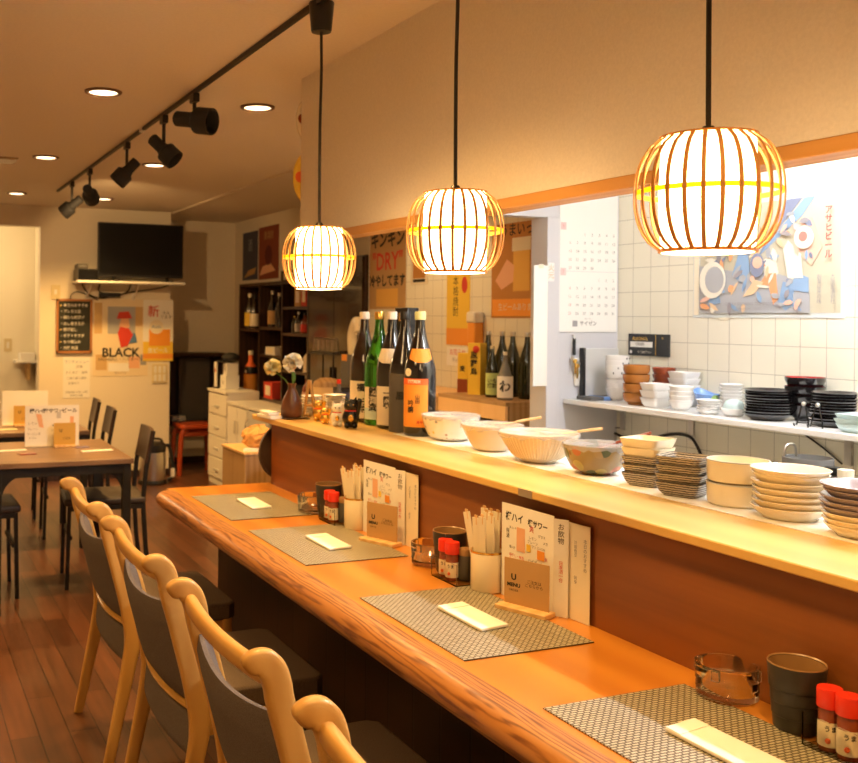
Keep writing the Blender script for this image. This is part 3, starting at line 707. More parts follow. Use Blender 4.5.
O('carton_body', B(-.030, .030, -.030, .030, 0, .418), 'black', r, .002); O('carton_seal', B(-.0305, -.029, -.012, .012, .37, .40), 'gold', r)

# lathe bowls
def bowl(x, y, m, label, prof, extra=None, cat='bowl', name='serving_bowl', group='large bowls on the serving shelf'):
    r = T(name, label, cat, (x, y, LZ), 0, group)
    O('bowl_body', MB().lathe(prof, 48), m, r); return r
def deep(rim, h, base, th=.004, curve=.5, rim_out=0):
    pr = [(.001, 0), (base * .8, 0), (base * .82, .004), (base, .005)]
    N = 12
    out = []
    for i in range(N + 1):
        t = i / N; out.append((base + (rim - base) * (t ** curve), .006 + (h - .006) * t))
    pr += out[:] + [(rim + rim_out, h), (rim - th * .5, h + .001)]
    pr += [(max(.001, a - th), max(b, .010)) for a, b in out[::-1]] + [(.001, .010)]
    return pr
def film(r, rad, h, wob=.006, over=.018):
    mb = MB(); n = 48; rnd = random.Random(int(rad * 1e4)); vs = []
    rings = [(0.001, h + .000), (rad * .5, h - .001), (rad * .97, h + .0025), (rad * 1.012, h + .001), (rad * 1.02, h - over * .5)]
    for j, (rr, z) in enumerate(rings):
        for i in range(n):
            a = 2 * PI * i / n; w = wob * rnd.uniform(-1, 1) * (j in (1,)) * .6
            vs.append((rr * math.cos(a) * (1 + (.01 * rnd.uniform(-1, 1) if j == 4 else 0)), rr * math.sin(a), z + w + (rnd.uniform(-.006, .004) if j == 4 else 0)))
    fs = [(j * n + i, j * n + (i + 1) % n, (j + 1) * n + (i + 1) % n, (j + 1) * n + i) for j in range(len(rings) - 1) for i in range(n)]
    return O('cling_film', mb.add(vs, fs), 'film', r)
m_, t_, b_ = nt('clear_film'); P(b_, Base_Color=(.8, .82, .88, 1), Roughness=.15, Alpha=.32); MATS['film'] = m_; M['film'] = m_
nn_ = t_.nodes.new('ShaderNodeTexNoise'); nn_.inputs['Scale'].default_value = 45; bump(t_, b_, nn_.outputs['Fac'], .9, .004)
b1 = bowl(1.640, 2.655, 'floral', 'white round bowl with small flower pattern, right of the orange-labelled bottle', deep(.091, .078, .055, .004, .42)); film(b1, .091, .079)
b2 = bowl(1.625, 2.405, 'beigecer', 'plain cream bowl between the floral bowl and the ribbed bowl', deep(.090, .074, .050, .004, .75)); film(b2, .090, .075)
b3 = bowl(1.615, 2.172, 'beigecer', 'cream ribbed bowl covered with cling film', deep(.106, .078, .048, .004, .62)); film(b3, .106, .079)
mb = MB()
for k in range(64):
    a = 2 * PI * k / 64; pts = []
    for i in range(9):
        t = .12 + .80 * i / 8; rr = .048 + (.106 - .048) * (t ** .62) + .0005
        pts.append((rr * math.cos(a), rr * math.sin(a), .006 + .072 * t))
    mb.sweep(pts, .0024, .0030, (math.cos(a), math.sin(a), 0), 5, 2)
O('raised_ribs', mb, 'creamcer', b3)
b4 = bowl(1.628, 1.958, 'patterned', 'brown bowl with dark and red leaf-spot pattern', deep(.082, .072, .042, .004, .40)); film(b4, .082, .073)
def utensil(loc, d, label, m='palewood', ln=.15, name='wooden_spatula'):
    r = T(name, label, 'utensil', loc, 0, 'handles resting in the bowls')
    d = Vector(d).normalized()
    O('handle', MB().sweep([d * (.0), d * ln * .6, d * ln], .009, .007, (0, 0, 1), 10, 2.4, scales=[.8, 1, .9]), m, r)
    O('blade', MB().sweep([d * -.075, d * -.03, d * .0], .022, .003, (0, 0, 1), 10, 3, scales=[1, 1, .5]) if False else MB().sweep([d * -.06, d * -.03, d * .0], .003, .022, (0, 0, 1), 10, 3, scales=[1, 1, .5]), m, r)
utensil((1.70, 2.395, LZ + .081), (.80, -.30, .16), 'wooden handle sticking out of the plain cream bowl', 'palewood', .075)
utensil((1.70, 2.120, LZ + .083), (.80, -.45, .14), 'wooden handle sticking out of the ribbed bowl', 'palewood', .065)
utensil((1.668, 1.935, LZ + .077), (.75, -.35, .25), 'red-brown handle sticking out of the patterned bowl', 'redlac', .09)

def square_bowl_mesh(w, h, th=.004, flare=.86):
    def ring(s, z, rd=.28, n=6):
        out = []; k = s * rd
        for cx, cy, a0 in ((s - k, s - k, 0), (-s + k, s - k, PI / 2), (-s + k, -s + k, PI), (s - k, -s + k, 3 * PI / 2)):
            for i in range(n + 1):
                a = a0 + PI / 2 * i / n; out.append((cx + k * math.cos(a), cy + k * math.sin(a), z))
        return out
    rs = [ring(w * flare * .6, 0), ring(w * flare * .8, 0.0), ring(w * flare, h * .35), ring(w * .985, h * .9), ring(w, h), ring(w - th, h), ring(w - th * 1.3, h * .85), ring(w * flare - th, h * .4), ring(w * flare * .6, .004)]
    n = len(rs[0]); vs = [v for q in rs for v in q]
    fs = [(j * n + i, j * n + (i + 1) % n, (j + 1) * n + (i + 1) % n, (j + 1) * n + i) for j in range(len(rs) - 1) for i in range(n)]
    fs += [tuple(range(n))[::-1], tuple((len(rs) - 1) * n + i for i in range(n))]
    return MB().add(vs, fs)
def stack(n, x, y, z, step, mk, lab, cat, group, name, jit=.002, rz=0, tilt=None):
    objs = []; rnd = random.Random(n * 7 + int(x * 100))
    for i in range(n):
        mb, m = mk(i)
        o = O(name, mb, m, None, 0, True, (x + rnd.uniform(-jit, jit), y + rnd.uniform(-jit, jit), z + i * step), rz + rnd.uniform(-.06, .06) * (jit > 0))
        tag(o, lab(i), cat, group); objs.append(o)
    return objs
stack(3, 1.630, 1.783, LZ, .0185, lambda i: (square_bowl_mesh(.0465, .030), 'striped'), lambda i: 'brown-striped square bowl under the two cream bowls, %s of the three' % ordn(i, 3), 'bowl', 'striped bowls under the cream bowls', 'square_bowl', .0015, R(20))
stack(2, 1.630, 1.783, LZ + 3 * .0185, .021, lambda i: (square_bowl_mesh(.0475 + .0015 * i, .032), 'creamcer'), lambda i: 'cream square bowl on the striped bowls, %s one' % ['lower', 'upper'][i], 'bowl', 'cream square bowls on the serving shelf', 'square_bowl', .0015, R(20))
stack(4, 1.612, 1.650, LZ, .019, lambda i: (square_bowl_mesh(.0495, .030), 'striped'), lambda i: 'striped square bowl in the low stack left of the cream canisters, %s' % ordn(i, 4), 'bowl', 'striped bowls in the low stack', 'square_bowl', .002, R(24))
for i in range(2):
    r = T('stacked_pot', 'smooth cream cylindrical bowl in a stack of two, %s one' % ['lower', 'upper'][i], 'bowl', (1.640, 1.532, LZ + i * .0465), 0, 'cream cylindrical bowls')
    O('pot_body', MB().lathe([(.001, 0), (.054, 0), (.059, .004), (.0605, .012), (.0610, .0465), (.0590, .0465), (.058, .014), (.001, .010)], 48), 'creamcer', r)
    O('grey_rim', MB().lathe([(.0612, .0440), (.0614, .0464), (.0588, .0466), (.0586, .0452)], 48), 'lgrey', r)
def plate_mesh(rim, base, h, th=.004):
    return MB().lathe([(.001, 0), (base, 0), (base + .001, .003), (base + (rim - base) * .6, h * .45), (rim, h - th * .6), (rim + .001, h - th * .2), (rim - .001, h), (rim - .008, h - .0035), (base, .006), (.001, .005)], 48)
stack(7, 1.622, 1.390, LZ, .0122, lambda i: (plate_mesh(.0685 if i < 6 else .0705, .047, .024 if i != 5 else .027), 'creamcer'), lambda i: 'cream scalloped plate stacked right of the cream canisters, %s of seven' % ordn(i, 7), 'plate', 'cream plates on the serving shelf', 'cream_plate', .003)
stack(8, 1.612, 1.224, LZ, .0102, lambda i: (plate_mesh(.068 + .002 * (i > 2), .048, .021), 'creamcer' if i < 3 else 'purplecer'), lambda i: ('cream plate under the purple-grey plates at the right edge, %s' % ['bottom', 'second', 'third from below'][i]) if i < 3 else 'purple-grey plate at the serving shelf right end, %s of its five' % ordn(i - 3, 5), 'plate', 'plates in the purple-grey stack', 'grey_plate', .003)
# far end of the shelf
def lucky_cat(x, y, h, m, label, arm=1):
    r = T('lucky_cat', label, 'figurine', (x, y, LZ if x > 1.5 else SZ), math.atan2(-y, -x) , 'lucky cat figurines')
    s = h / .1
    O('cat_body', MB().ball((0, 0, .033 * s), .028 * s, 16, 1.0, 1.0, 1.15).ball((.004 * s, 0, .072 * s), .022 * s, 16, 1, 1.08, .95).ball((.02 * s, .012 * s, .01 * s), .010 * s, 10).ball((.02 * s, -.012 * s, .01 * s), .010 * s, 10).cyl((.004 * s, .020 * s, .045 * s), (.012 * s, .027 * s * arm, .085 * s if arm > 0 else .04 * s), .008 * s).ball((.012 * s, .027 * s, .087 * s), .009 * s, 8), m, r)
    for q in (1, -1): O('ear', MB().cyl((.002 * s, q * .013 * s, .086 * s), (.002 * s, q * .017 * s, .101 * s), .008 * s, .001, 8), m, r)
    O('collar', MB().lathe([(.0195 * s, .053 * s), (.0215 * s, .055 * s), (.0195 * s, .058 * s)], 20), 'red', r)
    for q in (1, -1): O('eye', MB().ball((.0245 * s, q * .008 * s, .076 * s), .0028 * s, 8), 'gold' if m == 'blackgloss' else 'ink', r)
    O('gold_coin', MB().ball((.028 * s, 0, .034 * s), .009 * s, 10, .35, 1, 1.3), 'gold', r)
lucky_cat(1.490, 3.062, .108, 'blackgloss', 'black lucky cat figurine, right of the gold ones')
lucky_cat(1.472, 3.135, .086, 'whitecer', 'white lucky cat figurine between the gold and black ones')
lucky_cat(1.462, 3.215, .060, 'gold', 'small gold lucky cat figurine, second from left')
lucky_cat(1.480, 3.315, .080, 'gold', 'larger gold lucky cat figurine, leftmost of the figurines')
stack(8, 1.580, 3.385, LZ, .0108, lambda i: (plate_mesh(.043, .026, .013, .003), 'whitecer'), lambda i: 'small white plate in the right stack behind the figurines, number %d counted from the bottom' % (i + 1), 'plate', 'small white plates behind the figurines', 'small_plate', .001)
stack(7, 1.528, 3.490, LZ, .0108, lambda i: (plate_mesh(.042, .026, .013, .003), 'whitecer'), lambda i: 'small white plate in the left stack behind the easel, number %d counted from the bottom' % (i + 1), 'plate', 'small white plates behind the easel', 'small_plate', .001)
r = T('wooden_easel', 'small pale wooden A-shaped easel beside the vase', 'easel', (1.478, 3.395, SZ), R(25))
for q in (1, -1): O('easel_leg', MB().sweep([(0, q * .030, 0), (0, q * .003, .145)], .010, .010, (1, 0, 0), 8, 5), 'palewood', r)
O('crossbar', MB().sweep([(0, -.020, .05), (0, .020, .05)], .008, .010, (1, 0, 0), 8, 5), 'palewood', r)
O('back_leg', MB().sweep([(.045, 0, 0), (.004, 0, .14)], .008, .008, (0, 1, 0), 8, 5), 'palewood', r)
r = T('flower_vase', 'brown glazed bottle-shaped vase on the far end of the shelf', 'vase', (1.418, 3.425, SZ + .006))
O('vase_body', MB().lathe([(.001, 0), (.036, 0), (.041, .006), (.042, .030), (.036, .062), (.022, .090), (.015, .105), (.0145, .118), (.018, .126), (.015, .126), (.012, .112), (.001, .108)], 36), 'vase', r)
t = tag(O('vase_tray', B(-.05, .05, -.055, .055, 0, .005), 'darkwood', None, .001, False, (1.420, 3.425, SZ + .0004)), 'thin dark tray under the brown vase', 'tray')
fl = T('carnation', 'pale cream carnation flower in the brown vase, left one', 'flower', (1.418, 3.425, SZ + .125), 0, 'flowers in the brown vase')
rnd = random.Random(5)
def flower(par, c, rad, n, m):
    mb = MB(); c = Vector(c)
    for k in range(n):
        d = Vector((rnd.gauss(0, 1), rnd.gauss(0, 1), rnd.gauss(.3, .8))).normalized()
        u = d.orthogonal().normalized(); w = d.cross(u); q = c + d * rad * rnd.uniform(.55, .95); a = rad * rnd.uniform(.3, .5)
        vs = [c + d * rad * .1]
        for i in range(7):
            an = 2 * PI * i / 7; vs.append(q + (u * math.cos(an) + w * math.sin(an)) * a + d * rnd.uniform(-.2, .2) * a)
        mb.add(vs, [(0, i + 1, (i + 1) % 7 + 1) for i in range(7)])
    O('petals', mb, m, par, 0, False)
M['petal2'] = plain('yellow_petal', (.78, .70, .38), .7)
flower(fl, (-.060, .05, .062), .036, 40, 'petal2')
O('stem', MB().tube([(0, 0, -.02), (-.02, .018, .02), (-.055, .045, .05)], .002), 'leaf', fl)
f2 = T('carnation', 'white carnation flower in the brown vase, right one', 'flower', (1.418, 3.425, SZ + .125), 0, 'flowers in the brown vase')
flower(f2, (.002, -.002, .085), .040, 46, 'petal')
O('stem', MB().tube([(.003, 0, -.02), (.002, -.001, .03), (.002, -.002, .07)], .0022), 'leaf', f2)
O('leaf', MB().ball((.006, -.002, .03), .014, 10, .6, .25, 1.6), 'leaf', f2)
for i, (sx_, sy_, sz_) in enumerate([(.050, .12, .013), (.043, .10, .011)]):
    o = tag(O('paper_box', B(-sx_ / 2, sx_ / 2, -sy_ / 2, sy_ / 2, 0, sz_), 'paper', None, .002, False, (1.342, 3.462, SZ + .0004 + i * .0134), R(4 - 6 * i)), 'flat white box at the far end of the serving shelf, %s one' % ['lower', 'upper'][i], 'box', 'flat white boxes on the shelf end')
r = T('round_tray', 'dark round tray leaning at the far end of the counter panel', 'tray', (1.425, 3.492, .7508))
m_ = Matrix.Translation((0, .0, .112)) @ Matrix.Rotation(R(84), 4, 'X') @ Matrix.Rotation(0, 4, 'Y')
O('tray_disc', MB().lathe([(.001, -.006), (.105, -.006), (.111, -.010), (.112, .006), (.107, .007), (.104, -.001), (.001, -.001)], 40, mtx=m_), 'tray', r)
# ================================================================== KITCHEN
ks = T('kitchen_shelf', 'white shelf board on the tiled kitchen wall holding bowls and plates', 'shelf', (0, 0, 0))
O('shelf_board', B(2.562, 2.839, .3, 3.288, 1.042, 1.062), 'white', ks, .003)
for xp in (622, 691, 848):
    y = at(xp, 420, X=2.83).y
    O('bracket', MB().box(2.829, 2.839, y - .012, y + .012, .93, 1.042).box(2.62, 2.839, y - .008, y + .008, 1.034, 1.042), 'steel', ks)
def wire(name, pts, label, r=.0035, m='wire'):
    return tag(O(name, MB().tube(smooth_path(pts, 6), r, 6), m), label, 'cable')
wire('power_cable', [at(583, 423, X=2.832), at(592, 424, X=2.832), at(612, 432, X=2.832), at(640, 444, X=2.832), at(658, 437, X=2.832), at(676, 434, X=2.832), at(690, 437, X=2.825), at(697, 446, X=2.82), at(702, 458, X=2.82)], 'thick black cable running along the tiles under the kitchen shelf', .006)
wire('thin_cable', [at(563, 406, X=2.834), at(585, 416, X=2.834), at(604, 426, X=2.834), at(622, 428, X=2.834)], 'thin grey cable sagging under the left of the kitchen shelf', .0025, 'dgrey')
wire('thin_cable', [at(804, 434, X=2.834), at(822, 447, X=2.834), at(842, 464, X=2.834)], 'thin dark cable slanting down under the right of the kitchen shelf', .003)
for ya, yb, l in ((-.6, 3.262, 'pale kitchen counter under the white kitchen shelf'), (3.385, 5.49, 'pale kitchen counter beyond the white post')):
    kc = T('kitchen_counter', l, 'counter', (0, 0, 0)); O('worktop', B(2.20, 2.838, ya, yb, .77, .80), 'countersteel', kc); O('cabinet_base', B(2.25, 2.838, ya, yb, 0, .77), 'dgrey', kc)
KZ = 1.0624
def kp(xp, X, z=KZ):
    return X, at(xp, 400, X=X).y, z
def rbowl(r, h, base=.55, th=.003): return MB().lathe(deep(r, h, r * base, th, .55), 36)
def kstack(n, xp, X, step, f, m, lab, group, name, cat='bowl', jit=.0015, z0=KZ):
    x, y, _ = kp(xp, X)
    return stack(n, x, y, z0, step, lambda i: (f(i), m), lambda i: lab(i), cat, group, name, jit)
# left to right, on the kitchen shelf
r = tag(O('grey_board', B(-.085, .085, -.010, .010, 0, .205), 'lgrey', None, .003, False, (2.735, 3.268, KZ)), 'flat grey board standing against the partition on the kitchen shelf', 'board')
O('black_edge', B(-.098, -.0855, -.014, .014, 0, .208), 'black', r, .003)
x, y, _ = kp(594, 2.655); r = T('flat_tray', 'flat dark tray with a blue strip on the left end of the kitchen shelf', 'tray', (2.665, 3.195, KZ))
O('tray_body', B(-.075, .075, -.045, .045, 0, .014), 'dgrey', r, .003); O('blue_strip', B(-.01, .02, -.0465, .0465, -.0, .0155), 'bluecer', r)
kstack(3, 617, 2.715, .017, lambda i: rbowl(.046, .050), 'whitecer', lambda i: 'white bowl under the black-dotted cups, %s' % ordn(i, 3), 'white bowls under the dotted cups', 'white_bowl')
x, y, _ = kp(617, 2.715)
for i in range(4):
    c = T('dotted_cup', 'white black-dotted cup stacked at the kitchen shelf left, %s' % ordn(i, 4), 'cup', (x, y, KZ + .085 + i * .0195), .4 * i, 'dotted cups on the kitchen shelf')
    O('cup_body', MB().lathe(deep(.047, .036, .040, .003, .6), 32), 'whitecer', c)
    for a in (-2.6, -1.9, -1.2): O('dot', MB().ball((.0462 * math.cos(a), .0462 * math.sin(a), .026), .0042, 8, .6, .6, 1), 'ink', c)
kstack(4, 636, 2.655, .0355, lambda i: MB().lathe([(.001, 0), (.030, 0), (.032, .006), (.044, .013), (.049, .026), (.0495, .045), (.047, .045), (.045, .02), (.001, .012)], 36), 'brownlac', lambda i: 'brown lacquered bowl, %s of the stack of four' % ordn(i, 4), 'brown bowls on the kitchen shelf', 'brown_bowl')
kstack(5, 664, 2.778, .026, lambda i: rbowl(.045, .036, .7), 'redlac', lambda i: 'red-brown bowl behind the brown stack, %s' % ordn(i, 5), 'red-brown bowls on the kitchen shelf', 'red_bowl')
kstack(3, 656, 2.645, .0265, lambda i: square_bowl_mesh(.044, .036), 'whitecer', lambda i: 'white square bowl right of the brown bowls, %s of three' % ordn(i, 3), 'front white square bowls', 'square_bowl')
kstack(5, 684, 2.782, .024, lambda i: square_bowl_mesh(.045, .034), 'whitecer', lambda i: 'white square bowl against the tiles behind the round white bowls, %s' % ordn(i, 5), 'rear white square bowls', 'square_bowl')
kstack(4, 681, 2.632, .0165, lambda i: rbowl(.043, .038), 'whitecer', lambda i: 'round white bowl left of the white saucers, %s of four' % ordn(i, 4), 'round white bowls on the kitchen shelf', 'white_bowl', 'bowl', .0025)
x, y, _ = kp(707, 2.782); r = T('fish_dish', 'blue and green glazed dish behind the saucers', 'dish', (x, y, KZ), R(80))
mb = MB(); vs = []; n = 28
for (k, z) in ((.55, 0), (.7, .012), (1.0, .055), (.94, .056), (.6, .014), (.4, .008)):
    for i in range(n):
        a = 2 * PI * i / n; ex = .058 * math.cos(a) * k; ey = .040 * math.sin(a) * k
        zz = z + (.018 * max(0, math.cos(a)) ** 2 if z > .04 else 0)
        vs.append((ex, ey, zz))
mb.add(vs, [(j * n + i, j * n + (i + 1) % n, (j + 1) * n + (i + 1) % n, (j + 1) * n + i) for j in range(5) for i in range(n)] + [tuple(range(n))[::-1], tuple(5 * n + i for i in range(n))])
O('dish_body', mb, 'bluecer', r); O('green_fin', MB().ball((-.050, .004, .040), .014, 10, 1, 1, 1.2), 'green', r)
kstack(5, 709, 2.635, .0085, lambda i: plate_mesh(.040, .024, .016, .003), 'whitecer', lambda i: 'small white saucer below the blue dish, %s of five' % ordn(i, 5), 'white saucers on the kitchen shelf', 'saucer', 'saucer')
kstack(8, 731, 2.785, .0115, lambda i: plate_mesh(.040, .025, .018, .003), 'whitecer', lambda i: 'white plate in the slim stack against the tiles, %s' % ordn(i, 8), 'slim stack of white plates', 'white_plate', 'plate')
x, y, _ = kp(734, 2.655)
tag(O('white_bowl', rbowl(.043, .026, .7), 'whitecer', None, 0, True, (x, y, KZ)), 'shallow white bowl left of the black plates, lower one', 'bowl', 'shallow bowls left of the black plates')
tag(O('pale_bowl', MB().lathe([(.036, 0), (.034, .012), (.026, .025), (.012, .031), (.001, .032)], 32), 'palebluecer', None, 0, True, (x, y, KZ + .0268)), 'pale upturned bowl on the shallow white bowl', 'bowl')
kstack(10, 768, 2.672, .0088, lambda i: plate_mesh(.074, .050, .022), 'blacklac', lambda i: 'black plate in the left black stack on the kitchen shelf, %s' % ordn(i, 10), 'black plates in the left stack', 'black_plate', 'plate', .003)
x, y, _ = kp(805, 2.772)
for i in range(4):
    c = T('lacquer_bowl', 'black lacquer bowl with red inside, %s of the tall stack' % ordn(i, 4), 'bowl', (x, y, KZ + i * .030), 0, 'black and red lacquer bowls')
    O('bowl_body', MB().lathe([(.001, 0), (.030, 0), (.031, .008), (.050, .020), (.060, .040), (.0615, .052), (.0600, .052)], 36), 'blacklac', c)
    O('red_inside', MB().lathe([(.0600, .0520), (.058, .040), (.048, .024), (.001, .015)], 36), 'redlac2', c) if 'redlac2' in M else None
kstack(11, 834, 2.698, .0088, lambda i: plate_mesh(.066, .045, .019), 'blacklac', lambda i: 'black plate in the right black stack on the kitchen shelf, %s' % ordn(i, 11), 'black plates in the right stack', 'black_plate', 'plate', .003)
for xp, w in ((803, 'left'), (817, 'right')):
    x, y, _ = kp(xp, 2.603)
    r = T('plate_easel', 'small black wire plate easel before the black plates, %s one' % w, 'easel', (x, y, KZ), R(-70), 'wire plate easels')
    for s in (1, -1): O('wire_side', MB().tube([(s * .020, -.012, .0015), (s * .022, -.014, .010), (s * .018, .0, .004), (s * .006, .004, .060), (s * .004, .006, .070)], .0022, 6), 'blackgloss', r)
    O('finial', MB().ball((0, .006, .070), .007, 10), 'steel', r); O('cross_wire', MB().tube([(-.017, 0, .012), (.017, 0, .012)], .002, 6), 'blackgloss', r)
kstack(3, 861, 2.625, .014, lambda i: square_bowl_mesh(.052, .026), 'palebluecer', lambda i: 'pale blue square dish at the right edge, %s of three' % ordn(i, 3), 'pale blue dishes', 'square_dish', 'dish', .003)
# things on the kitchen counter, seen under the shelf
def on_counter(xp, X): return (X, at(xp, 450, X=X).y, .8004)
x, y, z = on_counter(808, 2.45); r = T('stock_pot', 'dark grey steel pot on the kitchen counter under the shelf', 'pan', (x, y, z))
O('pan_body', MB().lathe([(.001, 0), (.062, 0), (.066, .01), (.067, .195), (.063, .195), (.061, .012), (.001, .008)], 36), 'steelgrey', r); O('handle', MB().tube(smooth_path([(-.055, .035, .195), (-.045, .035, .225), (-.02, .03, .228), (-.01, .03, .195)], 5), .004), 'steel', r)
x, y, z = on_counter(845, 2.50); r = T('red_box', 'dark red box on the kitchen counter at the right edge', 'box', (x + .12, y - .05, z)); O('box_body', B(-.05, .05, -.06, .06, 0, .195), 'redlac', r, .004); O('box_lid', B(-.052, .052, -.062, .062, .18, .20), 'darkred', r, .003)
for i, (xp, X, m, l) in enumerate([(833, 2.41, 'dgrey', 'dark spice jar standing before the red box'), (846, 2.40, 'green', 'green-labelled spice jar standing before the red box')]):
    x, y, z = on_counter(xp, X); r = T('spice_jar', l, 'jar', (x, y, z), 0, 'spice jars under the kitchen shelf'); O('jar_body', MB().lathe([(.001, 0), (.020, 0), (.021, .155), (.018, .165), (.001, .165)], 20), m, r); O('lid', MB().lathe([(.0205, .165), (.0205, .185), (.001, .186)], 20), 'cream' if i else 'black', r)

# on the tiled wall
pz = (1.398 + 1.825) / 2; py = (2.235 + 2.872) / 2
po = sheet('art_poster', 'large faded illustrated poster with vertical Japanese lettering on the white tiles', 'poster', (2.8396, py, pz), WX, .638, .43, 'lgreyblue')
for nm, x0, x1, z0, z1, m in [('print_area', -.285, .305, -.197, .190, 'paleprint'), ('left_margin', -.315, -.29, -.205, .205, 'cream')]: patch(po, nm, x0, x1, z0, z1, m)
fy = -.0030
g = 0
for nm, pts, m in [('ray', [(-.02, .0), (.10, .19), (.16, .19)], 'fnavy'), ('ray', [(-.02, .0), (.16, .13), (.21, .19), (.17, .19)], 'fblue'), ('ray', [(-.02, 0), (-.10, .19), (-.04, .19)], 'fnavy'), ('ray', [(-.02, 0), (-.25, .19), (-.17, .19)], 'fblue'), ('ray', [(-.02, 0), (-.28, .06), (-.28, .12)], 'fnavy'), ('ray', [(-.02, 0), (.03, .19), (.06, .19)], 'fpeach'),
                   ('ground', [(-.285, -.197), (.195, -.197), (.19, -.10), (.06, -.06), (-.10, -.05), (-.285, -.02)], 'fgrey'), ('flag', [(.12, .10), (.20, .12), (.24, .02), (.20, -.04), (.14, .01)], 'fpink'),
                   ('robe', [(-.13, -.06), (-.10, .02), (-.06, .01), (-.05, -.05), (-.09, -.09)], 'fblue'), ('robe', [(.00, -.02), (.05, .02), (.07, -.06), (.02, -.09)], 'fpaper'), ('robe', [(-.02, -.11), (.02, -.06), (.06, -.06), (.07, -.15), (.05, -.17), (.03, -.10)], 'forange'),
                   ('robe', [(.07, -.16), (.09, -.09), (.13, -.10), (.13, -.17), (.10, -.19)], 'fblue'), ('robe', [(.12, -.12), (.14, -.06), (.19, -.08), (.19, -.13)], 'fblue'), ('robe', [(-.24, -.17), (-.23, -.10), (-.19, -.12), (-.18, -.16)], 'fblue'), ('figure', [(-.08, -.14), (-.03, -.08), (.01, -.09), (-.03, -.13)], 'fpeach'), ('figure', [(.09, .02), (.11, .05), (.16, .0), (.17, -.08), (.11, -.08)], 'fpaper')]:
    fy -= .00035; blob(po, nm, pts, m, fy)
rs_ = random.Random(21)
for m in ('fnavy', 'fblue', 'fpaper', 'fpeach', 'fgrey', 'forange', 'fgreyink', 'fpink'):
    mb = MB()
    for k in range(9):
        x, z = rs_.uniform(-.26, .20), rs_.uniform(-.19, .02) if rs_.random() < .75 else rs_.uniform(.0, .14)
        a = rs_.uniform(0, PI); L, W = rs_.uniform(.012, .032), rs_.uniform(.004, .013)
        q = [(L, 0), (L * .4, W), (-L * .5, W * .8), (-L, -W * .2), (-L * .2, -W), (L * .6, -W * .7)]
        y_ = fy - .0004 - .00003 * k
        mb.add([(x + u * math.cos(a) - v * math.sin(a), y_, z + u * math.sin(a) + v * math.cos(a)) for u, v in q], [(0, 1, 2, 3, 4, 5)])
    O('brush_strokes', mb, m, po, 0, False); fy -= .0005
disc(po, 'drum', -.215, -.075, .062, 'fpaper', fy - .0004, 1.1); disc(po, 'drum_face', -.205, -.075, .044, 'fgrey', fy - .0009, 1.1)
disc(po, 'fan', .175, .055, .038, 'fpaper', fy - .0005); disc(po, 'fan_centre', .172, .058, .017, 'fred', fy - .0010); disc(po, 'lantern', -.015, -.03, .030, 'fnavy', fy - .0007, 1.4); disc(po, 'lantern_face', -.012, -.02, .021, 'fpink', fy - .0012)
txt(po, 'ア\nサ\nヒ\nビ\nー\nル', .268, .065, .029, 'fredink', fy - .001, line=1.0, bold=.0008)
txt(po, '創\n業\n以\n来\nの\n味', .235, -.12, .018, 'fgreyink', fy - .001, line=.9); txt(po, '大\n阪\n麦\n酒\n会\n社', .285, -.12, .018, 'fgreyink', fy - .001, line=.9)
txt(po, 'OSAKA BREWING COMPANY', -.05, -.165, .016, 'fgreyink', fy - .001); txt(po, 'SUITA-MURA, OSAKA', -.05, -.183, .012, 'fgreyink', fy - .001)
O('torn_tape', MB().prism([(-.2, 0), (-.13, 0), (-.165, -.012)], 0, .001, Matrix.Translation((0, -.002, -.214)) @ Matrix.Rotation(PI / 2, 4, 'X')), 'cream', po)
a, b = at(630, 345, X=2.84), at(670.5, 345, X=2.84)
bd = sheet('black_sign', 'small black framed notice with gold lettering on the tiles above the brown bowls', 'sign', (2.8396, (a.y + b.y) / 2, at(650, 345, X=2.84).z), WX, a.y - b.y, .088, 'black', .008)
w = (a.y - b.y) / 2
txt(bd, 'ALKOHOL', -.045, .024, .019, 'gold', -.0085, bold=.0004); patch(bd, 'white_strip', -w + .012, w * .22, -.010, .012, 'paper', -.0085); txt(bd, '写真撮影', -.045, .001, .013, 'ink', -.0095); txt(bd, 'をご遠慮下さい', -.02, -.030, .011, 'cream', -.0085); patch(bd, 'divider', w * .36, w * .39, -.042, .042, 'gold', -.0082); txt(bd, '20', w * .7, .028, .012, 'gold', -.0085); disc(bd, 'logo', -w + .016, -.030, .007, 'paper', -.0085)
M['pinkbox'] = plain('pale_pink', (.82, .55, .55), .8)
# calendars on the partition
def cal(z0, z1, label, month, rows, foot):
    cx = (2.535 + 2.832) / 2; h = z1 - z0
    c = sheet('calendar', label, 'calendar', (cx, 3.288, (z0 + z1) / 2), 0, .294, h, 'paper', .003, 'calendars on the partition')
    t = h / 2
    for k, (zz, days, start) in enumerate(rows):
        z_ = zz - (z0 + z1) / 2
        if days:
            patch(c, 'month_box', -.142, -.116, z_ + .018, z_ + .048, 'pinkbox', -.0032); txt(c, month[k], -.129, z_ + .033, .020, 'pink', -.0040)
        cells = []
        for q in range(42):
            dd = q - start + 1
            if 1 <= dd <= (days or 31): cells.append((q // 7, q % 7, dd))
        for m, cs in (('pink', (0,)), ('inkgrey', (1, 2, 3, 4, 5, 6))):
            txts(c, [(str(dd), -.095 + c_ * .037, z_ - r_ * .0345, .0165) for r_, c_, dd in cells if c_ in cs and days], m, -.0034, 'dates')
    if foot: txt(c, 'サイゼン', .0, -t + .034, .022, 'inkgrey', -.0034, bold=.0003); patch(c, 'logo', -.080, -.056, -t + .022, -t + .046, 'grey', -.0034); txt(c, 'カレンダー', -.0, -t + .054, .008, 'inkgrey', -.0034)
    return c
M['pinkbox'] = plain('pale_pink', (.82, .55, .55), .8)
cal(1.585, 2.08, 'white wall calendar sheet on the partition, upper one', ['6'], [(1.735, 30, 2)], False)
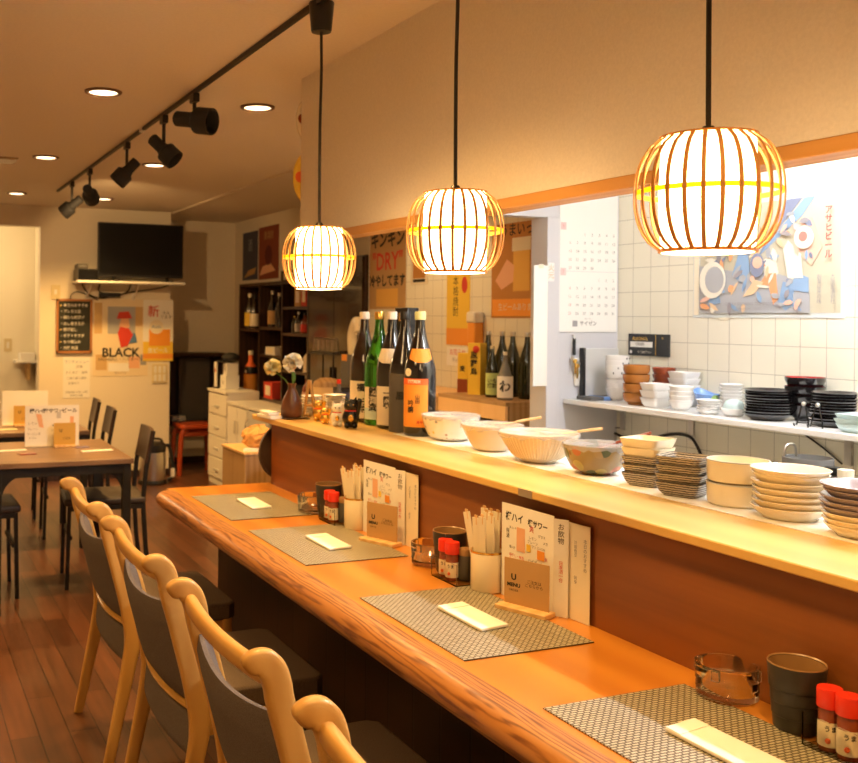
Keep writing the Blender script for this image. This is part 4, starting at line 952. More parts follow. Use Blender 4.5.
cc = cal(1.335, 1.583, 'white wall calendar sheet on the partition, lower one', ['7'], [(1.548, 31, 4)], True)
# keys, switch, paper on the post
p = at(573, 338, Y=3.285); r = T('key_bunch', 'bunch of keys hanging on the white partition', 'keys', (p.x, 3.284, p.z))
O('hook', MB().tube([(0, .005, .01), (0, -.008, .008), (0, -.010, -.004)], .003, 6), 'steel', r); O('strap', B(-.006, .006, -.010, -.006, -.07, 0), 'black', r)
for k, (dx, a) in enumerate([(-.012, .15), (.0, -.1), (.012, -.25), (.006, .3)]): O('key', MB().lathe([(.001, -.0015), (.010, -.0015), (.010, .0015), (.001, .0015)], 12, mtx=Matrix.Translation((dx, -.012 - k * .003, -.085 - k * .01)) @ Matrix.Rotation(PI / 2, 4, 'X')).box(dx - .003, dx + .003, -.0135 - k * .003, -.0105 - k * .003, -.135 - k * .01, -.092 - k * .01), ['steel', 'gold', 'steel', 'gold'][k], r)
p = at(580, 372, Y=3.285); r = T('light_switch', 'ivory wall switch on the partition left of the grey board', 'switch', (p.x, 3.289, p.z)); O('plate', B(-.030, .030, -.008, 0, -.058, .058), 'whitemat', r, .004); O('rocker', B(-.012, .012, -.011, -.008, .006, .034), 'paper', r, .002); O('rocker', B(-.012, .012, -.011, -.008, -.034, -.006), 'paper', r, .002)
a, b = at(535, 265, Y=3.262), at(546, 386, Y=3.262); o = sheet('paper_sheet', 'long blank white paper sheet hanging at the edge of the white post', 'paper sheet', ((a.x + 2.466) / 2, 3.2695, (a.z + b.z) / 2), 0, 2.466 - a.x, a.z - b.z, 'paper')
O('tape', B(-.012, .012, -.0032, -.0021, (a.z - b.z) / 2 - .012, (a.z - b.z) / 2 + .004), 'cream', o)
p = at(551, 272, Y=3.269); o = sheet('post_note', 'tiny brown character sticker on the white post', 'sticker', (p.x, 3.2696, p.z), 0, .030, .075, 'plasterpale'); txt(o, '火\n元', 0, 0, .030, 'peach', -.0022)
# posters on the far tiled wall
def wposter(nm, x0, x1, y0, y1, label, m, X=2.8396):
    a = at(x0, (y0 + y1) / 2, X=X); b = at(x1, (y0 + y1) / 2, X=X); c = at((x0 + x1) / 2, y0, X=X); d = at((x0 + x1) / 2, y1, X=X)
    w, h = a.y - b.y, c.z - d.z
    return sheet(nm, label, 'poster', (X, (a.y + b.y) / 2, (c.z + d.z) / 2), WX, w, h, m), w, h
o, w, h = wposter('dry_poster', 370, 406, 228, 309, 'tan poster reading DRY in red between dark wall panel and middle lamp', 'kraft')
txt(o, 'キンキン', 0, h * .35, w * .235, 'ink', bold=.004); txt(o, '"DRY"', 0, h * .08, w * .32, 'inkred', bold=.003); txt(o, '冷やしてます', 0, -h * .16, w * .165, 'ink', bold=.003); patch(o, 'beer_print', -w * .3, w * .3, -h * .47, -h * .25, 'yellowbeer')
o, w, h = wposter('beer_poster', 492, 546, 222, 318, 'orange-brown beer glass poster left of the white post', 'orangebrown')
patch(o, 'glass_print', -w * .08, w * .22, -h * .22, h * .28, 'yellowbeer'); patch(o, 'foam_print', -w * .10, w * .24, h * .20, h * .34, 'cream', -.003); blob(o, 'hand_print', [(-w * .42, -h * .1), (-w * .2, h * .12), (-w * .06, h * .05), (-w * .08, -h * .12), (-w * .3, -h * .2)], 'peach'); txt(o, 'うまいっ!', 0, h * .42, w * .16, 'ink', bold=.001); patch(o, 'band', -w * .48, w * .48, -h * .48, -h * .3, 'orange'); txt(o, '生ビールあります', 0, -h * .39, w * .09, 'cream', -.0035)
o, w, h = wposter('yellow_strip', 447, 470, 262, 345, 'narrow yellow vertical poster behind the middle lamp', 'yellow')
txt(o, '本\n格\n焼\n酎', -w * .1, h * .08, w * .24, 'ink'); disc(o, 'seal', w * .28, h * .22, w * .12, 'inkred', rz=1.6)
patch(o, 'orange_foot', -w * .5, w * .5, -h * .5, -h * .3, 'orange')
o, w, h = wposter('dark_photo', 411, 428, 246, 284, 'small dark framed photo on the tiles beside the DRY poster', 'cream'); patch(o, 'print', -w * .35, w * .35, -h * .35, h * .4, 'orangebrown'); patch(o, 'caption', -w * .35, w * .35, -h * .45, -h * .37, 'ink')
o, w, h = wposter('paper_notice', 447, 469, 347, 366, 'small white notice under the yellow strip poster', 'paper'); txt(o, 'お知らせ', 0, h * .2, w * .18, 'inkred'); txt(o, '税込価格', 0, -h * .2, w * .12, 'inkgrey')
p = at(474, 331, X=2.80); r = T('soap_dispenser', 'white wall soap dispenser beside the yellow strip poster', 'dispenser', (2.839, p.y, p.z)); O('dispenser_body', B(-.06, 0, -.035, .035, -.09, .05), 'orange', r, .01); O('dispenser_top', B(-.065, 0, -.04, .04, .04, .10), 'whitemat', r, .012)
# crates and bottles under those posters
cr = T('wooden_crate', 'wooden crate carrying dark bottles behind the white post', 'crate', (2.66, 3.93, .8004)); cz = 1.018 - .8004
O('crate_top', B(-.14, .17, -.30, .27, cz - .018, cz), 'boxwood', cr, .002); O('crate_front', MB().box(-.14, -.125, -.30, .27, cz - .085, cz - .018).box(-.14, -.125, -.30, .27, 0, .05), 'palewood', cr, .002); O('crate_end', MB().box(-.12, .17, -.30, -.285, 0, cz - .018), 'boxwood', cr, .002); O('crate_end', MB().box(-.12, .17, .255, .27, 0, cz - .018), 'boxwood', cr, .002); O('crate_bottom', B(-.125, .17, -.285, .255, 0, .015), 'boxwood', cr)
c2 = T('wooden_box', 'low wooden box left of the bottle crate', 'box', (2.66, 4.42, .8004)); O('box_body', B(-.12, .16, -.19, .30, 0, .195), 'boxwood', c2, .003); O('box_lid', B(-.125, .165, -.195, .305, .195, .212), 'palewood', c2, .002)
CZ = 1.0184
for xp, X, l in [(488, 2.765, 'behind the green-labelled bottle'), (502, 2.775, 'second from left of the dark four'), (512.5, 2.755, 'third from left of the dark four'), (527, 2.735, 'rightmost and nearest of the dark four')]:
    bottle(X, at(xp, 380, X=X).y, 'grndark', 'plain dark bottle by the beer poster, ' + l, 'steel', None, None, (), 'dark bottles on the crate', .76, CZ, 'dark_bottle')
bottle(2.632, at(492, 390, X=2.632).y, 'grndark', 'dark bottle with bright green label on the crate', 'cream', [('limelabel', .02, .19, 70, 0)], None, [('いも\n焼酎', .11, .024, 'ink', 0, .0004)], 'labelled bottles on the crate', .60, CZ, 'label_bottle')
bottle(2.600, at(505, 390, X=2.600).y, 'steelgrey', 'squat grey bottle with white label and black brush character on the crate', 'cream', [('paper', .02, .20, 80, 0)], None, [('わ', .11, .055, 'ink', 0, .002)], 'labelled bottles on the crate', .54, CZ, 'label_bottle', 1.25)
for xp, X, h, w, l, t_ in [(465, 2.70, .20, .028, 'yellow drink carton with dark base, left one', '麦'), (477, 2.66, .255, .034, 'taller yellow drink carton with black lettering, right one', '黒\n霧\n島')]:
    y = at(xp, 380, X=X).y; r = T('drink_carton', l, 'carton', (X, y, .8004 + .2125), R(-60), 'yellow cartons on the wooden box')
    O('carton_body', B(-w, w, -w, w, 0, h), 'yellow', r, .002)
    if h < .22: O('dark_base', B(-w - .0006, w + .0006, -w - .0006, w + .0006, 0, .07), 'redlac', r)
    else: O('red_mark', MB().ball((w * .3, -w, h - .03), .018, 10, 1, .3, 1), 'inkred', r)
    txt(r, t_, 0, h * .6, .030 if h < .22 else .040, 'ink', -w - .001, bold=.0008)
# far end of the kitchen counter
def far(xp, X, z=.8004): return (X, at(xp, 380, X=X).y, z)
r = T('rice_cooker', 'round beige rice cooker on the far kitchen counter', 'rice cooker', far(327, 2.45)); O('cooker_body', MB().lathe([(.001, 0), (.075, 0), (.085, .02), (.088, .14), (.085, .17), (.001, .17)], 32), 'tan2', r); O('lid', MB().lathe([(.087, .17), (.08, .20), (.045, .22), (.001, .225)], 32), 'boxwood', r)
r = T('drink_dispenser', 'pale curved drink dispenser before the dark wall panel', 'dispenser', far(353, 2.66)); O('dispenser_body', B(-.06, .06, -.06, .06, 0, .36), 'dgrey', r, .01); O('curved_spout', MB().sweep(smooth_path([(0, 0, .33), (.0, .02, .45), (0, .0, .52), (0, -.05, .56), (0, -.07, .50)], 5), .05, .07, (1, 0, 0), 12, 3), 'creamcer', r); O('orange_tag', B(-.062, -.06, -.035, .035, .32, .36), 'orange', r)
r = T('dark_box', 'small dark box beside the drink dispenser', 'box', far(345, 2.38)); O('box_body', B(-.05, .05, -.05, .05, 0, .19), 'navy', r, .004); O('box_lid', B(-.051, .051, -.051, .051, .17, .195), 'black', r, .003)
x, y, z = far(339, 2.34)
r = T('sauce_bottle', 'small red-labelled bottle on the far kitchen counter', 'bottle', (2.30, at(339, 380, X=2.30).y, .8004)); O('bottle_body', MB().lathe([(.001, 0), (.024, 0), (.025, .16), (.011, .19), (.011, .225), (.001, .225)], 20), 'dgrey', r); O('label', MB().lathe([(.0255, .15), (.0255, .10)], 20), 'red', r); O('cap', MB().lathe([(.0125, .222), (.0125, .245), (.001, .246)], 16), 'red', r)
rk = T('glass_rack', 'dark rack holding upturned glasses on the far kitchen counter', 'rack', far(328, 2.68)); O('rack_shelf', B(-.06, .06, -.20, .20, .345, .36), 'iron', rk); 
for sx in (-.05, .05):
    for sy in (-.19, .19): O('rack_post', MB().cyl((sx, sy, 0), (sx, sy, .345), .006, n=8), 'iron', rk)
X0, Y0, Z0 = far(328, 2.68)
for k in range(5):
    g = T('drinking_glass', 'small upturned drinking glass on the dark rack, number %d from the left' % (k + 1), 'glass', (X0 - .02, Y0 + .14 - k * .07, Z0 + .3604), 0, 'glasses on the dark rack'); O('glass_body', MB().lathe([(.028, 0), (.025, .085), (.001, .086), (.001, .080), (.023, .079), (.026, 0), (.028, 0)], 24), 'glass', g); O('foot_ring', MB().lathe([(.02, .0862), (.022, .089), (.02, .0915), (.018, .089)], 20), 'chrome', g)
# ================================================================== DINING AREA
def dtable(x0, x1, y0, y1, label):
    cx, cy = (x0 + x1) / 2, (y0 + y1) / 2; w, d = (x1 - x0) / 2, (y1 - y0) / 2
    r = T('dining_table', label, 'table', (cx, cy, 0), 0, 'small dark dining tables')
    O('table_top', B(-w, w, -d, d, .674, .70), 'table', r, .003)
    O('apron', MB().box(-w + .03, w - .03, -d + .012, -d + .03, .63, .674).box(-w + .03, w - .03, d - .03, d - .012, .63, .674).box(-w + .012, -w + .03, -d + .012, d - .012, .63, .674).box(w - .03, w - .012, -d + .012, d - .012, .63, .674), 'iron', r)
    for sx in (-1, 1):
        for sy in (-1, 1):
            x, y = sx * (w - .03), sy * (d - .03)
            O('leg', B(x - .020, x + .020, y - .020, y + .020, 0, .674), 'iron', r, .003)
            pts = [(0, 0), (0, -.11)] + [(.11 - .11 * math.cos(a), -.11 + .11 * math.sin(a)) for a in [i * PI / 16 for i in range(1, 9)]]
            m_ = Matrix.Translation((x - sx * .02, y + .009 * 1, .64)) @ Matrix.Scale(-sx, 4, (1, 0, 0)) @ Matrix.Rotation(PI / 2, 4, 'X')
            O('corner_bracket', MB().prism(pts, 0, .018, m_), 'iron', r, 0, False)
M['screen'] = plain('dark_screen', (.006, .006, .007), .28, 0, .25)
M['ivory'] = plain('ivory_plastic', (.70, .60, .36), .4)
M['seatdark'] = plain('black_vinyl', (.045, .032, .026), .5)
M['yellowcard'] = plain('yellow_kraft_card', (.58, .36, .08), .7)
dtable(.44, 1.10, 4.63, 5.42, 'dark brown dining table nearest the viewer, with the larger menu stand')
dtable(.42, 1.12, 5.84, 6.62, 'dark brown dining table behind the nearer one')
def dchair(x, y, rz, label):
    r = T('dining_chair', label, 'chair', (x, y, 0), rz, 'black dining chairs')     # faces local +x
    for s in (1, -1):
        O('rear_leg', MB().sweep([(-.225, s * .19, 0), (-.20, s * .19, .20), (-.185, s * .19, .43), (-.20, s * .19, .60), (-.235, s * .19, .79)], .024, .018, (1, 0, 0), 8, 6), 'iron', r)
        O('front_leg', MB().sweep([(.195, s * .19, 0), (.185, s * .19, .42)], .020, .018, (1, 0, 0), 8, 6), 'iron', r)
        O('side_bar', B(-.185, .185, s * .19 - .009, s * .19 + .009, .395, .42), 'iron', r)
    O('front_bar', B(.17, .19, -.19, .19, .25, .268), 'iron', r)
    O('seat', B(-.20, .21, -.205, .205, .42, .455), 'seatdark', r, .012)
    bd = MB(); nn = 8; vs = []
    for i in range(nn + 1):
        u = -1 + 2 * i / nn
        for (dx, z) in ((-.205, .625), (-.19, .625), (-.222, .79), (-.237, .79)):
            vs.append((dx - .018 * (1 - u * u), u * .20, z))
    fs = []
    for i in range(nn):
        a = i * 4
        for k in range(4): fs.append((a + k, a + (k + 1) % 4, a + 4 + (k + 1) % 4, a + 4 + k))
    fs += [(3, 2, 1, 0), (nn * 4, nn * 4 + 1, nn * 4 + 2, nn * 4 + 3)]
    O('backrest', bd.add(vs, fs), 'darkwood', r, .002, False)
    return r
M['seatdark'] = plain('black_vinyl', (.045, .032, .026), .5)
d0 = dchair(1.055, 5.13, PI - .09, 'black dining chair at the right side of the nearer dining table')
d0.scale = (1, .88, 1)
dup(d0, (1.11, 6.30, 0), PI - .08, 'black dining chair at the right side of the table behind')
dup(d0, (1.14, 6.93, 0), PI - .10, 'black dining chair farthest back, nearest the blackboard wall')
dup(d0, (.40, 5.08, 0), 0, 'black dining chair at the left of the nearer table, cut by the picture edge')
dup(d0, (.38, 6.25, 0), 0, 'black dining chair at the left of the table behind, its legs under the table')
def stand_menu(cx, y, w, h, label, rows):
    r = T('menu_stand', label, 'menu', (cx, y, .7004), R(-4), 'menu stands on the dining tables')
    O('acrylic_sheet', B(-w / 2, w / 2, -.002, .002, .004, h), 'paper', r, 0, False); O('stand_foot', B(-w / 2, w / 2, -.02, .03, 0, .004), 'cream', r)
    if rows:
        for k, t in enumerate(('樽ハイ', '梅サワー', 'ビール')): txt(r, t, (-.28 + .30 * k) * w, h * .86, .026, 'ink', -.0024, bold=.0006)
        blob(r, 'printed_drink', [(-.30 * w, h * .80), (-.20 * w, h * .78), (-.16 * w, h * .45), (-.24 * w, h * .48)], 'peach', -.0023); patch(r, 'printed_drink', .33 * w, .40 * w, h * .55, h * .72, 'peach', -.0023); patch(r, 'printed_glass', .08 * w, .16 * w, h * .68, h * .84, 'lgrey', -.0023)
        txts(r, [('レモン', -.36 * w, h * .56, .016), ('プレーン', -.36 * w, h * .42, .014), ('ウーロン茶', -.34 * w, h * .30, .014), ('トマト', -.36 * w, h * .20, .014), ('梅酒', .05 * w, h * .5, .016), ('ライム', .05 * w, h * .38, .014), ('日本酒', .36 * w, h * .40, .014), ('焼酎', .36 * w, h * .28, .014)], 'inkgrey', -.0024)
p = at(52, 446, Z=.70); stand_menu(p.x, p.y, .275, .212, 'white landscape drink menu standing on the nearer dining table', True)
p2 = at(25, 425, Z=.70); stand_menu(p2.x, p2.y, .275, .212, 'white landscape menu standing on the dining table behind', False)
def tsign(q, label):
    r = T('card_stand', label, 'sign', q, R(-4), 'kraft cards on the dining tables'); O('wooden_base', MB().box(-.055, .055, -.03, .02, 0, .012), 'palewood', r, .002)
    c = O('card', B(-.055, .055, -.001, .001, .011, .125), 'yellowcard', r, 0, False); txt(c, 'U', -.02, .085, .022, 'ink', -.0015, bold=.0008); txt(c, 'ご注文', .01, .045, .014, 'ink', -.0015)
M['yellowcard'] = plain('yellow_kraft_card', (.58, .36, .08), .7)
tsign((p.x + .055, p.y - .06, .7004), 'yellow-brown card stand before the menu on the nearer dining table')
tsign((p2.x - .02, p2.y - .06, .7004), 'yellow-brown card stand before the menu on the table behind')
def flat(nm, x, y, w, d, rz, m, label, cat, group=None, h=.004): return tag(O(nm, B(-w / 2, w / 2, -d / 2, d / 2, 0, h), m, None, .001, False, (x, y, .7004), rz), label, cat, group)
q = at(10, 451, Z=.70); flat('chopstick_sleeve', q.x, q.y, .16, .04, R(8), 'paper', 'white chopstick sleeve at the left of the nearer dining table', 'chopstick sleeve')
q = at(22, 453.5, Z=.70); flat('red_card', q.x + .02, q.y - .035, .085, .05, R(8), 'redlac', 'small dark red card on the nearer dining table, left of the menu', 'card')
q = at(97, 451, Z=.70); flat('chopstick_sleeve', q.x, q.y, .16, .035, R(6), 'paper', 'white chopstick sleeve at the right of the nearer dining table', 'chopstick sleeve')
q = at(84, 449, Z=.70); flat('purple_card', q.x, q.y + .06, .07, .05, R(5), 'purple', 'small purple card at the right of the nearer dining table', 'card')
q = at(6, 430, Z=.70); flat('paper_napkin', q.x + .0, q.y, .13, .05, R(5), 'green2', 'pale green paper napkin on the table behind', 'napkin') if 'green2' in M else None

# ------------------------------------------------------------------ back wall
sh = T('tv_shelf', 'white wall shelf under the television', 'shelf', (0, 0, 0)); O('shelf_board', B(1.427, 2.335, 8.02, 8.299, 1.652, 1.672), 'white', sh, .003)
for x in (1.55, 1.95): O('bracket', MB().box(x - .01, x + .01, 8.285, 8.299, 1.52, 1.652).sweep([(x, 8.29, 1.53), (x, 8.08, 1.645)], .01, .006, (1, 0, 0), 6, 4), 'whitemat', sh)
tv = T('television', 'flat black television standing on the white wall shelf', 'television', (1.975, 8.13, 1.6724), 0)
O('cabinet', B(-.365, .365, -.015, .03, .035, .49), 'black', tv, .006); O('screen', B(-.353, .353, -.0165, -.015, .060, .478), 'screen', tv)
O('stand_foot', MB().box(-.26, -.20, -.09, .09, 0, .010).box(-.24, -.22, -.005, .015, .008, .05), 'black', tv); O('stand_foot', MB().box(.20, .26, -.09, .09, 0, .010).box(.22, .24, -.005, .015, .008, .05), 'black', tv)
O('infrared_bar', B(-.06, .06, -.02, -.014, .030, .038), 'dgrey', tv)
r = T('recorder', 'black recorder box left of the television', 'recorder', (1.525, 8.15, 1.6724)); O('recorder_body', B(-.09, .075, -.10, .12, 0, .095), 'black', r, .004); O('front_panel', B(-.085, .07, -.102, -.10, .01, .085), 'blackgloss', r)
r = T('router', 'small black router on top of the recorder', 'router', (1.482, 8.15, 1.7678)); O('router_body', B(-.045, .045, -.06, .08, 0, .042), 'dgrey', r, .004); O('led_strip', B(-.03, .03, -.062, -.06, .02, .026), 'grey', r)
tv_cables = [([at(82, 284, Y=8.28), at(86, 291, Y=8.28), at(92, 296, Y=8.28), at(103, 298, Y=8.27), at(116, 295, Y=8.27), at(140, 291, Y=8.28), at(160, 288, Y=8.28), at(172, 284, Y=8.28)], 'black cable looping below the television shelf, longest one'), ([at(100, 284, Y=8.285), at(99, 291, Y=8.28), at(108, 294, Y=8.26), at(118, 296, Y=8.27)], 'black cable below the television shelf, left short one'), ([at(131, 284, Y=8.285), at(128, 291, Y=8.28), at(120, 295, Y=8.26)], 'black cable below the television shelf, right short one'), ([at(70, 300, Y=8.29), at(72, 294, Y=8.285), at(80, 292, Y=8.285), at(98, 300, Y=8.28)], 'thin dark cable arching above the blackboard')]
for pts, l in tv_cables: wire('hanging_cable', pts, l, .006 if 'thin' not in l else .004)
q = at(110, 295, Y=8.26); tag(O('power_strip', B(-.09, .09, -.02, .02, -.02, .02), 'black', None, .004, False, (q.x, 8.278, q.z)), 'small black power strip hanging below the television shelf', 'power strip')
def wall_item(nm, label, cat, x0, x1, y0, y1, m, Y=8.2995, t=.002):
    a = at(x0, (y0 + y1) / 2, Y=Y); b = at(x1, (y0 + y1) / 2, Y=Y); c = at((x0 + x1) / 2, y0, Y=Y); d = at((x0 + x1) / 2, y1, Y=Y)
    w, h = b.x - a.x, c.z - d.z
    return sheet(nm, label, cat, ((a.x + b.x) / 2, Y, (c.z + d.z) / 2), 0, w, h, m, t), w, h
bb, w, h = wall_item('blackboard', 'small framed blackboard with handwritten chalk menu', 'blackboard', 56, 92, 299, 353, 'board', t=.012)
O('wooden_frame', MB().box(-w / 2, w / 2, -.02, 0, h / 2 - .018, h / 2).box(-w / 2, w / 2, -.02, 0, -h / 2, -h / 2 + .018).box(-w / 2, -w / 2 + .018, -.02, 0, -h / 2, h / 2).box(w / 2 - .018, w / 2, -.02, 0, -h / 2, h / 2), 'frame', bb)
lines = ['・本日のおすすめ', '・プレモル生', '・鶏もも唐揚げ', '・出し巻き玉子', '・揚げ出し', '・ポテトサラダ', '・もつ煮込み', '・冷奴 枝豆']
for k, t in enumerate(lines): txt(bb, t, -w / 2 + .028, h / 2 - .055 - k * .051, .031, 'chalk', -.0125, 'LEFT', bold=.0004, sx=.95)
for k in (0, 4, 6): disc(bb, 'magnet', -w / 2 + .035, h / 2 - .055 - k * .051, .006, 'yellow', -.013)
bp, w, h = wall_item('black_poster', 'pale poster lettered BLACK on the wall under the television', 'poster', 93, 148, 299, 376, 'tanpaper')
for a_, b_, c_, d_, m in [(-.48, -.34, .05, .45, 'kraft'), (.26, .44, .15, .40, 'kraft'), (-.45, -.25, -.42, -.22, 'kraft'), (.15, .35, -.40, -.25, 'peach'), (.36, .47, -.36, -.22, 'grey')]: patch(bp, 'faded_print', a_ * w, b_ * w, c_ * h, d_ * h, 'tan2' if m == 'kraft' else m)
patch(bp, 'picture_ground', -.24 * w, .26 * w, .05 * h, .40 * h, 'fgrey', -.0029)
for pts, m in [([(-.06, .06), (.0, -.13), (.12, -.11), (.22, .04), (.14, .12), (-.02, .14)], 'inkred'), ([(.12, -.08), (.30, -.06), (.26, .06), (.18, .05)], 'blue'), ([(-.04, .14), (.0, .25), (.14, .26), (.16, .14), (.06, .09)], 'peach'), ([(-.08, .24), (-.04, .33), (.14, .34), (.20, .25)], 'inkred')]: blob(bp, 'abstract_figure', [(x * w, z * h) for x, z in pts], m, -.0036 - .0004 * len(m))
txt(bp, 'BLACK', 0, -.20 * h, .105, 'ink', -.003, bold=.003); txt(bp, 'HIGHBALL・ハイボール', 0, -.285 * h, .036, 'ink', -.003)
patch(bp, 'pale_figure', -.22 * w, .16 * w, -.44 * h, -.33 * h, 'paper'); txt(bp, '飲みごたえ', .0, -.46 * h, .020, 'inkgrey', -.003)
nb_, w, h = wall_item('beer_advert', 'white and yellow beer poster with red character at the right end of the wall', 'poster', 143, 173, 300, 361, 'paper', 8.2965)
txt(nb_, '新', -.16 * w, .30 * h, .105, 'inkred', bold=.0012); txt(nb_, '冷え\nてます', .26 * w, .25 * h, .035, 'ink'); patch(nb_, 'lower_print', -.5 * w, .5 * w, -.5 * h, -.18 * h, 'yellow'); patch(nb_, 'middle_print', -.3 * w, .4 * w, -.25 * h, .02 * h, 'orange', -.003); disc(nb_, 'round_mark', -.06 * w, .06 * h, .062, 'cream', -.0036); txt(nb_, 'Asahi', -.06 * w, .06 * h, .038, 'blue', -.0045); txt(nb_, '生ビール', 0, -.33 * h, .045, 'paper', -.003, bold=.001); patch(nb_, 'bubble_strip', -.5 * w, .5 * w, -.46 * h, -.38 * h, 'orange', -.003)
pn, w, h = wall_item('paper_notice', 'white handwritten price notice below the blackboard', 'notice', 63, 90, 357, 398, 'paper')
txt(pn, 'ランチメニュー', 0, .38 * h, .030, 'blue'); txts(pn, [('定食', .1 * w, .26 * h, .03), ('からあげ・焼魚', 0, .12 * h, .026), ('ご飯大盛り無料', 0, -.02 * h, .024), ('日替わり', -.1 * w, -.14 * h, .024), ('営業時間 11時〜14時', 0, -.36 * h, .02), ('定休日 日曜', 0, -.44 * h, .02)], 'inkgrey')
patch(pn, 'lower_slip', -.56 * w, .56 * w, -.5 * h, -.30 * h, 'cream', -.0008)
sw, w, h = wall_item('switch_panel', 'ivory panel of wall switches right of the BLACK poster', 'switch', 152, 167, 364, 383, 'ivory', t=.008)
for i in range(3):
    for j in range(2): O('rocker', B((-.3 + .3 * i) * w - .012, (-.3 + .3 * i) * w + .012, -.012, -.008, (-.22 + .44 * j) * h - .03, (-.22 + .44 * j) * h + .03), 'whitemat', sw)
M['ivory'] = plain('ivory_plastic', (.70, .60, .36), .4)
sw, w, h = wall_item('wall_plate', 'small pale wall plate above the blackboard corner', 'wall plate', 51, 60, 285, 299, 'ivory', t=.008); O('plate_button', B(-.012, .012, -.011, -.008, -.02, .02), 'whitemat', sw)
# hall beyond the opening
q = at(8, 345, Y=9.59); r = T('hall_switch', 'ivory light switch on the hall wall at the left edge', 'switch', (q.x, 9.599, q.z)); O('plate', B(-.035, .035, -.008, 0, -.06, .06), 'ivory', r, .003); O('rocker', B(-.012, .012, -.011, -.008, -.03, .03), 'whitemat', r)
q = at(24, 363, Y=9.45); r = T('hall_shelf', 'small white bracket shelf in the hall beyond the opening', 'shelf', (q.x, 9.599, q.z)); O('shelf_board', B(-.08, .12, -.20, 0, 0, .025), 'white', r, .003); O('shelf_bracket', B(.03, .06, -.15, 0, -.16, 0), 'tan2', r)
tag(O('white_box', B(-.05, .09, -.07, .07, 0, .07), 'paper', None, .004, False, (q.x + .01, 9.50, q.z + .0254)), 'small white box on the hall shelf', 'box')
# canister, stool, wall unit
q = at(158, 478, Z=0); r = T('canister', 'brushed steel canister with black lid and base on the floor by the wall', 'canister', (2.04, 7.93, 0))
O('steel_body', MB().lathe([(.105, .03), (.108, .05), (.108, .24), (.104, .27)], 32), 'steel', r); O('base_ring', MB().lathe([(.001, 0), (.118, 0), (.12, .012), (.112, .035), (.001, .035)], 32), 'black', r); O('lid', MB().lathe([(.108, .265), (.112, .28), (.108, .325), (.08, .345), (.001, .35)], 32), 'black', r)
O('handle', MB().sweep(smooth_path([(.10, 0, .31), (.14, 0, .30), (.165, 0, .2), (.175, 0, .06), (.13, 0, .02)], 5), .03, .03, (0, 1, 0), 10, 4), 'black', r); O('white_tag', B(.150, .182, -.032, -.015, .05, .12), 'paper', r); O('lid_loop', MB().sweep(smooth_path([(-.08, -.03, .32), (-.05, -.05, .37), (.05, -.05, .37), (.08, -.03, .32)], 5), .02, .014, (0, 0, 1), 10, 4), 'black', r)
r = T('wooden_stool', 'red-brown round-cornered wooden stool in the alcove', 'stool', (2.52, 8.35, 0)); O('seat', MB().prism([(-.16, -.13), (-.13, -.16), (.13, -.16), (.16, -.13), (.16, .13), (.13, .16), (-.13, .16), (-.16, .13)], .405, .44), 'stool', r, .008)
for sx in (-1, 1):
    for sy in (-1, 1): O('leg', MB().sweep(smooth_path([(sx * .165, sy * .12, 0), (sx * .155, sy * .12, .25), (sx * .14, sy * .12, .37), (sx * .09, sy * .12, .41)], 4), .035, .04, (0, 1, 0), 10, 4), 'stool', r)
O('stretcher', MB().box(-.15, .15, -.13, -.11, .34, .375).box(-.15, .15, .11, .13, .34, .375), 'stool', r)
a, b = at(174, 353, Y=8.70), at(210, 425, Y=8.70); r = T('wall_unit', 'dark open wall unit in the alcove beside the white cabinets', 'cupboard', (0, 8.945, 0)); x0, x1, z1, z0 = 2.30, 2.92, a.z, b.z
O('carcass', MB().box(x0, x1, -.25, 0, z1 - .03, z1).box(x0, x1, -.25, 0, z0, z0 + .04).box(x0, x0 + .03, -.25, 0, z0, z1).box(x1 - .03, x1, -.25, 0, z0, z1).box(x0, x1, -.02, 0, z0, z1), 'darkwood', r); O('sliding_panel', B(x0 + .22, x1 - .10, -.10, -.08, z0 + .04, z1 - .05), 'dgrey', r)
tag(O('folded_cloth', B(-.065, .065, -.05, .05, 0, .05), 'lgrey', None, .01, False, (x0 + .19, 8.77, z0 + .0404)), 'small grey folded cloth inside the dark wall unit', 'cloth')
O('support_leg', MB().box(x0, x0 + .03, -.03, 0, 0, z0).box(x1 - .03, x1, -.03, 0, 0, z0), 'darkwood', r)
# ------------------------------------------------------------------ right wall: cabinets, shelf unit, tall cupboard
def cab(y0, y1, top, label, fm='whitemat', xb=.298):
    r = T('low_cabinet', label, 'cabinet', (2.80, (y0 + y1) / 2, 0), 0, 'low cabinets along the right wall'); d = (y1 - y0) / 2
    O('carcass', B(-.28, xb, -d, d, 0, top - .02), fm, r, .002); O('cabinet_top', B(-.30, xb, -d, d, top - .02, top), 'whitemat', r, .002); return r, d
r, d = cab(7.42, 7.90, .785, 'white drawer cabinet farthest along the right wall, with boxes on it', 'whitemat', -.012)
for k in range(4):
    dr = O('drawer', B(-.292, -.28, -d + .01, d - .01, .06 + k * .175, .225 + k * .175), 'whitemat', r, .003); O('drawer_handle', B(-.303, -.292, -.05, .05, .12 + k * .175, .135 + k * .175), 'lgrey', dr)
r, d = cab(6.94, 7.40, .715, 'white cabinet with two doors beside the drawer cabinet'); 
for s in (-1, 1): dr = O('door', B(-.292, -.28, s * d / 2 - d / 2 + .005, s * d / 2 + d / 2 - .005, .06, .68), 'whitemat', r, .003); O('door_handle', B(-.306, -.292, s * .03 - .006, s * .03 + .006, .48, .58), 'chrome', dr)
